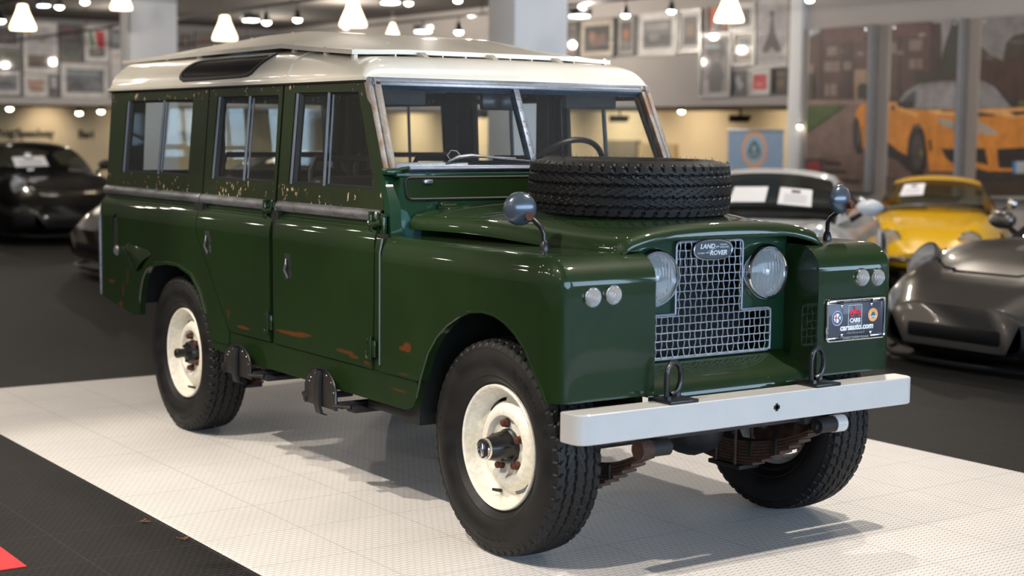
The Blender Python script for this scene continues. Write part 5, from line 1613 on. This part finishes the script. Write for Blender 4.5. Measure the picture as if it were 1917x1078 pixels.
p2 = [((108, 88, 80), Rz(500, 90, 960, 1100)), (BR, Rz(500, 100, 960, 565)), ((142, 138, 140), [(790, 60), (960, 60), (960, 330), (846, 330), (846, 180), (800, 170)]), (BRD, Rz(600, 130, 622, 560)), (BRD, Rz(780, 130, 846, 450)),
      (WN, Rz(665, 222, 740, 284)), (WN, Rz(665, 330, 702, 385)), (WN, Rz(708, 330, 742, 385)), (WN, Rz(560, 240, 595, 300)), ((96, 62, 62), Rz(545, 140, 790, 200)),
      ((52, 56, 46), [(846, 460), (852, 300), (872, 240), (900, 150), (914, 110), (960, 140), (960, 480)]), ((58, 50, 46), Rz(700, 400, 960, 480)), ((58, 50, 46), [(500, 540), (640, 540), (640, 575), (500, 575)]),
      (DK, [(500, 790), (560, 800), (660, 870), (760, 985), (690, 985), (600, 900), (500, 860)]),
      (ORG, [(500, 600), (560, 570), (600, 572), (640, 600), (700, 615), (960, 612), (960, 985), (930, 958), (782, 962), (760, 800), (750, 730), (722, 690), (690, 700), (668, 760), (656, 872), (600, 840), (540, 790), (500, 780)]),
      ((226, 160, 84), [(560, 572), (640, 604), (720, 640), (700, 660), (620, 620), (545, 600)]),
      ((128, 126, 128), [(598, 585), (650, 512), (720, 472), (850, 456), (960, 456), (960, 612), (700, 612)]), ((150, 146, 148), [(712, 600), (722, 500), (850, 478), (960, 478), (960, 606)]), ((74, 74, 78), [(622, 572), (690, 512), (704, 512), (698, 606), (640, 604)]),
      ((42, 40, 40), [(600, 570), (690, 566), (694, 606), (650, 612), (604, 596)]), ((30, 28, 28), blob(578, 604, 12, 14)), ((232, 176, 110), [(770, 618), (960, 614), (960, 650), (820, 640)]), ((60, 44, 30), Rz(850, 618, 960, 626)),
      ((168, 156, 144), [(818, 662), (880, 668), (960, 690), (960, 742), (910, 728), (850, 700)]), (DK, blob(712, 850, 54, 138)), ((76, 68, 66), blob(716, 850, 34, 104)), ((120, 110, 60), blob(738, 860, 10, 24)),
      ((66, 44, 34), [(778, 782), (790, 786), (796, 842), (784, 846)]), ((46, 38, 36), [(852, 832), (960, 836), (960, 925), (900, 908), (872, 880)]), ((88, 70, 64), [(500, 985), (760, 1000), (960, 980), (960, 1100), (500, 1100)])]
poster(546, 934, 130, 1060, 'middle tall poster panel with the cabin and wheel of an orange sports car', p2)
p3 = [((60, 48, 42), Rz(1000, 60, 1460, 1100)), ((128, 124, 126), [(1000, 60), (1460, 60), (1460, 340), (1000, 340)]), ((64, 58, 48), [(1000, 240), (1060, 250), (1110, 300), (1190, 340), (1210, 240), (1250, 200), (1330, 180), (1460, 170), (1460, 600), (1000, 600)]),
      ((70, 46, 42), [(1040, 330), (1200, 345), (1310, 300), (1460, 290), (1460, 580), (1040, 560)]), ((84, 100, 50), [(1280, 565), (1460, 565), (1460, 590), (1280, 590)]),
      (ORG, [(1000, 612), (1240, 606), (1330, 596), (1460, 600), (1460, 960), (1140, 968), (1000, 930)]), ((224, 164, 100), [(1000, 612), (1250, 606), (1400, 602), (1460, 640), (1250, 660), (1100, 640)]),
      ((136, 132, 134), [(1000, 455), (1080, 455), (1150, 490), (1210, 560), (1245, 604), (1000, 608)]), ((52, 48, 50), [(1140, 480), (1165, 490), (1268, 598), (1240, 602)]), ((56, 50, 52), blob(1256, 560, 22, 26)),
      ((60, 42, 28), [(1000, 622), (1130, 638), (1160, 650), (1000, 652)]), ((60, 42, 28), [(1230, 626), (1340, 622), (1340, 640), (1260, 648)]), ((176, 164, 150), [(1020, 656), (1080, 690), (1175, 752), (1100, 756), (1020, 730)]),
      ((44, 36, 34), [(1000, 832), (1090, 832), (1110, 925), (1000, 900)]), ((42, 34, 32), [(1160, 835), (1460, 818), (1460, 945), (1170, 942)]), (DK, Rz(1000, 960, 1460, 1010)), ((168, 176, 180), Rz(1248, 905, 1460, 972)), ((60, 120, 176), Rz(1248, 905, 1268, 972))]
poster(1046, 1440, 95, 1090, 'tall poster panel at the right edge with the nose of an orange sports car', p3)

# ------------------------------------------------------------------ blue banner
BY = 12.7
a = pix(1363, 243, 1, BY); b = pix(1467, 243, 1, BY)
bw = b.x-a.x; zt = a.z; zb = fz(BY)
bn = empty('roll_up_banner', ((a.x+b.x)/2, BY, zb), 0, 'pale blue roll-up banner with round orange emblem standing behind the white car', 'banner')
MB().bbox(-bw/2, bw/2, 0, .006, .05, zt-zb, .002, 1).build('banner_sheet', plain('pale_blue_banner', rgb(138, 164, 196), .55, var=.04), bn)
MB().bbox(-bw/2-.02, bw/2+.02, -.08, .09, 0, .07, .015).tube([(0, .03, .06), (0, .03, zt-zb)], .012, 8).bbox(-bw/2, bw/2, -.006, .016, zt-zb-.025, zt-zb+.012, .004).build('banner_stand', M['alu'], bn)
e = pix(1412, 280, 1, BY); er = bw*.225
def bdisc(r, d, col, shape=None):
    pts = shape or [(r*math.cos(2*PI*i/32), r*math.sin(2*PI*i/32)) for i in range(32)]
    ex, ez = e.x-bn.location.x, e.z-zb
    MB().prism(pts, None, lambda p: (ex+p[0], -d, ez+p[1]), lambda p: (ex+p[0], .001, ez+p[1])).build('round_emblem', plain('emblem_colour', rgb(*col), .5, var=.02), bn, angle=0)
bdisc(er, .001, (226, 164, 104)); bdisc(er*.80, .0018, (150, 176, 204)); bdisc(er, .0026, (70, 104, 116), tri_round(er*.78)); bdisc(er, .0034, (150, 176, 186), [(p[0], p[1]+er*.08) for p in tri_round(er*.30)])
lettering('LOTUS', er*.28, frame_axes((1, 0, 0), (0, 0, 1), (e.x-bn.location.x, -.005, e.z-zb-er*.28)), plain('emblem_letter', rgb(170, 190, 196), .5), bn, 'lettering', .002, .001, 0, er*.8)

# ------------------------------------------------------------------ sports cars in the background
M['car_glass'] = glass('tinted_car_glass', (0.55, 0.60, 0.58, 1), 0.45, (0.012, 0.012, 0.014, 1))
M['car_glass_clear'] = glass('clear_car_glass', (0.75, 0.80, 0.78, 1), 0.12, (0.02, 0.02, 0.02, 1))
M['plastic'] = plain('black_car_plastic', rgb(20, 21, 24), .45)
M['tyre_plain'] = plain('plain_tyre_rubber', rgb(20, 20, 21), .6)
M['paper'] = plain('white_paper', rgb(228, 228, 232), .7, var=.01)
def car_paint(name, c, metal=0.0, rough=.3):
    return plain(name, c, rough, metal, coat=1.0, var=.03, scale=2)
KIND = {
 'coupe': dict(L=4.45, W=[(-2.22, .70), (-2.05, .82), (-1.6, .915), (-1.2, .93), (-.6, .90), (.2, .885), (.9, .895), (1.4, .905), (1.75, .88), (2.0, .80), (2.14, .69), (2.22, .50)],
   zt=[(-2.22, .70), (-2.05, .82), (-1.6, .93), (-1.0, .95), (-.2, .93), (.6, .90), (.9, .88), (1.3, .83), (1.7, .765), (1.95, .69), (2.12, .60), (2.22, .48)],
   zb=[(-2.22, .36), (-2.0, .22), (-1.6, .17), (1.6, .15), (1.95, .13), (2.12, .15), (2.22, .24)],
   hump=[(-2.2, .0), (-1.5, .05), (-.9, .0), (.45, .0), (1.0, .05), (1.35, .085), (1.75, .07), (2.0, .03), (2.2, .0)],
   wheels=(1.30, -1.15), r=.335, top=[(-1.85, .90), (-1.55, 1.00), (-1.0, 1.18), (-.55, 1.27), (-.15, 1.29), (.12, 1.265), (.35, 1.17), (.85, .885)],
   wt=[(-1.85, .44), (-1.0, .50), (-.3, .55), (.1, .56), (.4, .58), (.85, .60)], wb=[(-1.85, .58), (-1.0, .74), (-.2, .78), (.4, .76), (.85, .68)], xs=(-1.0, -.45, .16)),
 'classic': dict(L=3.95, W=[(-1.98, .42), (-1.8, .62), (-1.3, .79), (-.8, .82), (.2, .82), (.9, .82), (1.3, .79), (1.65, .70), (1.85, .56), (1.98, .34)],
   zt=[(-1.98, .60), (-1.8, .72), (-1.3, .86), (-.6, .94), (.2, .94), (.75, .91), (1.1, .84), (1.5, .74), (1.8, .62), (1.98, .48)],
   zb=[(-1.98, .38), (-1.7, .26), (1.6, .24), (1.98, .34)],
   hump=[(-1.9, .0), (-1.2, .03), (-.6, .0), (.5, .0), (1.0, .05), (1.4, .08), (1.75, .06), (1.95, .0)],
   wheels=(1.18, -.95), r=.32, top=[(-1.45, .86), (-1.1, 1.02), (-.7, 1.18), (-.3, 1.27), (.05, 1.30), (.30, 1.27), (.48, 1.18), (.80, .92)],
   wt=[(-1.45, .36), (-.8, .44), (-.1, .48), (.3, .50), (.8, .58)], wb=[(-1.45, .52), (-.8, .68), (0, .72), (.5, .71), (.8, .66)], xs=(-.75, -.30, .34)),
}
def sports_car(kind, name, label, mat, loc, heading, glassm, intakes=True, lampc=None, detail=False, group=None):
    K = KIND[kind]
    car = empty(name, loc, heading, label, 'car', group)
    X0, X1 = K['W'][0][0], K['W'][-1][0]
    NX, NR = 120, 120
    wheels = K['wheels']; R_ = K['r']
    T = lambda k, x: lerp_table(K[k], x)
    def sm(k, x): return (T(k, x-.09)+2*T(k, x)+T(k, x+.09))/4
    def ring(i):
        q = i/(NX-1)
        x = X0+(X1-X0)*(.5-.5*math.cos(PI*q))*.45+(X1-X0)*q*.55
        w, zt, zb = sm('W', x), sm('zt', x), sm('zb', x)
        hp = sm('hump', x)
        zm = zb+(zt-zb)*.50
        pts = []
        ND = 480
        for j in range(ND+1):
            a = 2*PI*j/ND
            c, s = math.cos(a), math.sin(a)
            n = 3.4 if s > 0 else 5.0
            y = w*math.copysign(abs(c)**(2/n), c)
            hz = (zt-zm) if s > 0 else (zm-zb)
            z = zm+hz*math.copysign(abs(s)**(2/n), s)
            if s > 0:
                z += hp*math.exp(-((abs(y)-.70*w)/(.20*w))**2)
                y *= 1-.06*max(0, (z-zm)/max(hz, .01))
            pts.append((y, z))
        L = [0]
        for p, q2 in zip(pts, pts[1:]): L.append(L[-1]+math.hypot(q2[0]-p[0], q2[1]-p[1]))
        out = []; k = 0
        for j in range(NR):
            t = L[-1]*j/NR
            while L[k+1] < t: k += 1
            f = (t-L[k])/max(1e-9, L[k+1]-L[k])
            out.append(Vector((x, pts[k][0]+(pts[k+1][0]-pts[k][0])*f, pts[k][1]+(pts[k+1][1]-pts[k][1])*f)))
        return out
    P = [ring(i) for i in range(NX)]
    sets = {'body': [], 'intake': [], 'line': []}
    for i in range(NX-1):
        for j in range(NR):
            k = (j+1) % NR
            c = (P[i][j]+P[i+1][j]+P[i+1][k]+P[i][k])/4
            if any((c.x-wx)**2+(c.z-R_)**2 < (R_+.035)**2 and abs(c.y) > .62 for wx in wheels):
                continue
            key = 'body'
            if intakes and c.x > X1-.38 and c.z < .50:
                ay = abs(c.y)
                if .20 < c.z < .375 and ay < .36: key = 'intake'
                elif .22 < c.z < .42 and .44 < ay < .76: key = 'intake'
                elif c.z < .165: key = 'intake'
            sets[key].append((i, j, k))
    def mk(key, nm, m, off=0.0):
        mb = MB()
        idx = {}
        vs = []
        fs = []
        for (i, j, k) in sets[key]:
            f = []
            for (a, b) in ((i, j), (i+1, j), (i+1, k), (i, k)):
                if (a, b) not in idx:
                    idx[(a, b)] = len(vs); vs.append(P[a][b])
                f.append(idx[(a, b)])
            fs.append(tuple(f))
        if key == 'body':
            fs.append(tuple(idx[(0, j)] for j in range(NR) if (0, j) in idx)); fs.append(tuple(idx[(NX-1, j)] for j in range(NR) if (NX-1, j) in idx))
        return mb.add(vs, fs).build(nm, m, car, angle=50)
    body = mk('body', 'body', mat)
    if sets['intake']:
        mk('intake', 'air_intake', M['plastic'])
        MB().bbox(X1-.03, X1+.006, -.40, .40, .255, .385, .03).build('air_intake', M['plastic'], car)
    # cabin
    Xa, Xb = K['top'][0][0], K['top'][-1][0]
    NC, NP = 44, 25
    def cp(i, j):
        x = Xa+(Xb-Xa)*i/(NC-1)
        zt = (T('top', x-.05)+2*T('top', x)+T('top', x+.05))/4
        zb = min(sm('zt', x)-.03, zt-.02)
        wt, wb = T('wt', x), T('wb', x)
        h = max(0, min(1, (zt-zb)/.36))
        wt = wb+(wt-wb)*h
        t = -1+2*j/(NP-1)
        a = abs(t)
        sgn = math.copysign(1, t) if t else 0
        if a > .5:
            q = (1-a)/.5
            y = wb+(wt-wb)*q**1.0
            z = zb+(zt-.045-zb)*q
        else:
            q = a/.5
            y = wt*math.sin(q*PI/2)**.9 if q < 1 else wt
            y = wt*q
            z = zt-.045+.045*(1-q**2.6)+.018*(1-q*q)
        return Vector((x, sgn*y if t else 0, z))
    C = [[cp(i, j) for j in range(NP)] for i in range(NC)]
    xr, xm, xf = K['xs']
    groups = {'roof': [], 'windscreen': [], 'side_window': [], 'rear_window': []}
    for i in range(NC-1):
        for j in range(NP-1):
            c = (C[i][j]+C[i+1][j]+C[i+1][j+1]+C[i][j+1])/4
            t = abs(-1+2*(j+.5)/(NP-1))
            x = c.x
            zt = T('top', x)
            zb = sm('zt', x)
            if t < .56 and x > xf and t < .50: g = 'windscreen'
            elif t < .46 and x < xr: g = 'rear_window'
            elif t > .60 and xr+.10 < x < xf+.45 and (c.z-zb) > .015: g = 'side_window'
            else: g = 'roof'
            groups[g].append((i, j))
    for g, fl in groups.items():
        if not fl: continue
        idx = {}; vs = []; fs = []
        for (i, j) in fl:
            f = []
            for a, b in ((i, j), (i+1, j), (i+1, j+1), (i, j+1)):
                if (a, b) not in idx: idx[(a, b)] = len(vs); vs.append(C[a][b])
                f.append(idx[(a, b)])
            fs.append(tuple(f))
        MB().add(vs, fs).build(g, mat if g == 'roof' else glassm, car, angle=60)
    # wheels in dark wells
    for wx in wheels:
        for s in (-1, 1):
            ye = sm('W', wx)
            m = Matrix.Translation((wx, s*(ye-.125), R_)) @ Matrix.Rotation(-s*PI/2, 4, 'X')
            MB().lathe([(R_+.06, .10), (R_+.06, -.2), (0, -.2)], m, 24).build('wheel_well', M['black_matt'], car)
            w = MB().lathe([(R_-.10, .09), (R_-.03, .105), (R_-.005, .075), (R_, .0), (R_-.005, -.10), (R_-.10, -.11)], m, 36).build('wheel', M['tyre_plain'], car)
            rm = MB().lathe([(R_-.095, .088), (R_-.105, .07), (R_-.12, .02), (.06, .03), (.05, .05), (0, .052)], m, 30)
            for k in range(5):
                rm.bbox(.03, R_-.10, -.022, .022, .035, .07, .008, 1, m @ Matrix.Rotation(2*PI*k/5, 4, 'Z'))
            rm.build('wheel_rim', M['alu'] if kind == 'coupe' else M['chrome'], w)
            arch = []
            for k in range(25):
                a = -.35+(PI+.7)*k/24
                ax, az = wx+(R_+.038)*math.cos(a), R_+(R_+.038)*math.sin(a)
                best = min((p for i in range(0, NX, 1) if abs(P[i][0].x-ax) < .06 for p in P[i] if p.y*s > .55), key=lambda p: (p.x-ax)**2+(p.z-az)**2, default=None)
                if best is not None and az > sm('zb', ax)+.01: arch.append((ax, best.y, az))
            if len(arch) > 3: MB().tube(arch, .024, 8).build('wheel_arch', mat, car)
    # lamps, mirrors, wipers
    for s in (-1, 1):
        xh = X1-.42 if kind == 'coupe' else X1-.19
        wh = sm('W', xh)*.735
        zh = sm('zt', xh)+sm('hump', xh)*.9-(.035 if kind == 'coupe' else .045)
        nrm = (Vector((.80, s*.12, .60)) if kind == 'coupe' else Vector((.97, s*.05, .16))).normalized()
        xa = nrm.cross(Vector((0, 0, 1))).normalized()
        m = frame_axes(xa, nrm.cross(xa), (xh, s*wh, zh))
        if (m.to_3x3() @ Vector((0, 0, 1))).dot(nrm) < 0: m = frame_axes(nrm.cross(xa), xa, (xh, s*wh, zh))
        r = .105 if kind == 'coupe' else .120
        st = Matrix.Diagonal((1, 1.22 if kind == 'coupe' else 1, 1, 1))
        hl = MB().lathe([(r+.014, -.05), (r+.014, .008), (r, .016), (r*.99, .01)], m @ st, 28).build('headlamp', M['chrome'] if kind == 'classic' else mat, car)
        MB().lathe([(r, .010), (r*.8, .026), (r*.4, .036), (0, .039)], m @ st, 28).build('lamp_lens', M['lens'], hl)
        MB().lathe([(r, .008), (r*.6, -.02), (0, -.03)], m @ st, 28).build('lamp_reflector', M['silver'], hl)
        xm_ = .58 if kind == 'coupe' else .62
        ym = sm('W', xm_)*.90; zm_ = sm('zt', xm_)+.03
        mm = MB().tube([(xm_, s*(ym-.03), zm_-.05), (xm_-.01, s*(ym+.08), zm_+.02)], [.025, .018], 8).build('door_mirror', M['plastic'] if kind == 'coupe' else M['chrome'], car)
        a, b, h = (.075, .12, .07) if kind == 'coupe' else (.03, .06, .06)
        sh = Matrix.Translation((xm_-.02, s*(ym+.13), zm_+.06)) @ Matrix.Diagonal((a, b, h, 1))
        MB().lathe([(math.sin(PI*k/12), math.cos(PI*k/12)) for k in range(13)], sh, 20).build('mirror_shell', mat if kind == 'coupe' else M['chrome'], mm)
    if kind == 'coupe':
        for s in (-1, 1):
            xx = X1-.16
            l = MB().tube([(xx-.10, s*.80*sm('W', xx)*1.02, .475), (xx+.02, s*.60, .478), (xx+.09, s*.46, .475)], .016, 6)
            l.build('daytime_lamp', M['silver'], car)
        sp = MB()
        for k in range(25):
            pass
        sp.tube([(X1-.45, -.86, .13), (X1-.22, -.76, .125), (X1-.05, -.55, .12), (X1+.03, -.2, .12), (X1+.03, .2, .12), (X1-.05, .55, .12), (X1-.22, .76, .125), (X1-.45, .86, .13)], .018, 6)
        sp.build('front_splitter', M['plastic'], car)
        hd = MB()
        xh0 = X1-.30
        hp = []
        for k in range(41):
            t = -1+2*k/40
            y = .60*t
            x = xh0-.02-.18*abs(t)**3 if abs(t) < .97 else xh0-.30
            hp.append(x_on_body(P, NX, NR, x, y))
        MB().tube([p for p in hp if p is not None], .006, 5).build('bonnet_seam', M['black_matt'], car)
    else:
        b = MB().tube([(X1-.30, -.70, .42), (X1-.06, -.55, .42), (X1+.05, -.25, .42), (X1+.06, .25, .42), (X1-.06, .55, .42), (X1-.30, .70, .42)], .03, 8)
        b.build('chrome_bumper', M['chrome'], car)
        ws = MB().tube([C[NC-2][j]+Vector((.0, 0, .006)) for j in range(6, NP-6)], .010, 6)
        ws.build('windscreen_trim', M['chrome'], car)
    MB().box(-.2, .05, -.55, .55, .45, .95).box(-.05, .5, -.6, .6, .4, .5).box(.45, .75, -.62, .62, .70, .90).build('cabin_interior', M['black_matt'], car, angle=0)
    return car, C, K
def x_on_body(P, NX, NR, x, y):
    """highest body point near (x, y)"""
    best = None
    for i in range(NX):
        for j in range(0, int(NR*.6)):
            p = P[i][j]
            d = (p.x-x)**2+(p.y-y)**2
            if best is None or d < best[0]: best = (d, p)
    return best[1]+Vector((0, 0, .002)) if best and best[0] < .02 else None
def screen_sheet(car, C, K, j0, j1, i0, i1, lb, logo=True):
    """sheet of paper lying against the outside of the windscreen (grid indices of the cabin)"""
    mw = Matrix.Translation(car.location) @ Matrix.Rotation(car.rotation_euler.z, 4, 'Z')
    def cc(fi, fj):
        i, j = int(fi), int(fj); a, b = fi-i, fj-j
        return C[i][j]*(1-a)*(1-b)+C[i+1][j]*a*(1-b)+C[i][j+1]*(1-a)*b+C[i+1][j+1]*a*b
    q = [cc(i0, j0), cc(i0, j1), cc(i1, j1), cc(i1, j0)]
    n = (q[1]-q[0]).cross(q[3]-q[0]).normalized()
    if n.z < 0: n = -n
    w = [mw @ (p+n*.02) for p in q]
    nw = (mw.to_3x3() @ n)
    root = empty('price_sheet', tuple(sum(w, Vector())/4), 0, lb, 'paper', 'price sheets on the windscreens')
    lo = Vector(root.location)
    MB().add([tuple(p-lo) for p in w]+[tuple(p-lo-nw*.002) for p in w], [(0, 1, 2, 3), (7, 6, 5, 4), (0, 4, 5, 1), (1, 5, 6, 2), (2, 6, 7, 3), (3, 7, 4, 0)]).build('sheet', M['paper'], root, angle=0)
    if logo:
        f = lambda u, v: (w[0]*(1-u)*(1-v)+w[1]*u*(1-v)+w[2]*u*v+w[3]*(1-u)*v)-lo+nw*.002
        g = [f(.36, .12), f(.64, .12), f(.64, .27), f(.36, .27)]
        MB().add([tuple(p) for p in g]+[tuple(p-nw*.0015) for p in g], [(0, 1, 2, 3), (7, 6, 5, 4), (0, 4, 5, 1), (1, 5, 6, 2), (2, 6, 7, 3), (3, 7, 4, 0)]).build('sheet_logo', plain('dark_red_ink', rgb(92, 44, 52), .6), root, angle=0)
        t = MB()
        for k in range(5):
            g = [f(.16, .40+.10*k), f(.84, .40+.10*k), f(.84, .425+.10*k), f(.16, .425+.10*k)]
            t.add([tuple(p) for p in g]+[tuple(p-nw*.0015) for p in g], [(0, 1, 2, 3), (7, 6, 5, 4), (0, 4, 5, 1), (1, 5, 6, 2), (2, 6, 7, 3), (3, 7, 4, 0)])
        t.build('sheet_lines', plain('grey_ink', rgb(168, 168, 174), .6), root, angle=0)
DG = PI/180
def on_floor(x, y): return (x, y, fz(y))
S = sports_car('coupe', 'sports_coupe', 'dark silver grey sports coupe at the right edge, nose beside the green car', car_paint('dark_silver_metallic', rgb(122, 118, 113), .7, .3), on_floor(-2.37, 6.75), -90*DG, M['car_glass'])
screen_sheet(S[0], S[1], S[2], 8.2, 11.0, 36.5, 40.5, 'white paper sheet on the windscreen of the dark silver coupe')
Wc = sports_car('coupe', 'sports_coupe', 'white sports coupe behind the bonnet tyre of the green car', car_paint('white_car_paint', rgb(222, 226, 230)), on_floor(-5.95, 6.29), -52*DG, M['car_glass'])
screen_sheet(Wc[0], Wc[1], Wc[2], 13.4, 16.0, 36.5, 40.3, 'white paper sheet on the white coupe windscreen, nearer its mirror')
screen_sheet(Wc[0], Wc[1], Wc[2], 9.6, 12.4, 36.5, 40.0, 'plain white paper sheet on the white coupe windscreen, nearer the tyre', False)
Yc = sports_car('classic', 'classic_coupe', 'small yellow classic coupe with round headlamps below the orange car posters', car_paint('yellow_car_paint', rgb(236, 186, 22)), on_floor(-8.4, 11.45), -52*DG, M['car_glass_clear'], intakes=False)
screen_sheet(Yc[0], Yc[1], Yc[2], 8.0, 10.6, 36.2, 39.6, 'white paper sheet on the windscreen of the yellow coupe')
Bc = sports_car('coupe', 'sports_coupe', 'black sports coupe at the far left under the wall lettering', car_paint('black_car_paint', rgb(14, 14, 15)), on_floor(-17.6, 3.2), -2*DG, M['car_glass'])
screen_sheet(Bc[0], Bc[1], Bc[2], 8.6, 12.6, 37.6, 41.2, 'pale paper sheet lying on the windscreen of the black coupe')
Dc = sports_car('coupe', 'sports_coupe', 'dark bronze sports coupe mostly hidden behind the tail of the green car', car_paint('dark_bronze_metallic', rgb(70, 60, 52), .6), on_floor(-10.9, 3.9), -92*DG, M['car_glass'])

# ------------------------------------------------------------------ dry leaf scraps on the floor
for (u, v, lb) in ((274, 976, 'small dry brown leaf scrap on the dark floor, farther along the mat edge'), (341, 1008, 'small dry brown leaf scrap on the dark floor, nearer the camera')):
    p = pix(u, v, 2, .003)
    o = MB()
    for k in range(7):
        a = random.uniform(0, 6.28); r = random.uniform(.004, .02)
        c = Vector((r*math.cos(a)*1.3, r*math.sin(a), random.uniform(.001, .006)))
        q = [c+Vector((random.uniform(-.011, .011), random.uniform(-.011, .011), random.uniform(0, .004))) for _ in range(4)]
        o.add(q+[w-Vector((0, 0, .0012)) for w in q], [(0, 1, 2, 3), (7, 6, 5, 4), (0, 4, 5, 1), (1, 5, 6, 2), (2, 6, 7, 3), (3, 7, 4, 0)])
    l = o.build('dry_leaf', plain('dry_leaf_brown', rgb(120, 84, 54), .8, var=.3), None, angle=0, merge=False)
    l.location = (p.x, p.y, .0015)
    tag(l, lb, 'leaf', 'dry leaf scraps')
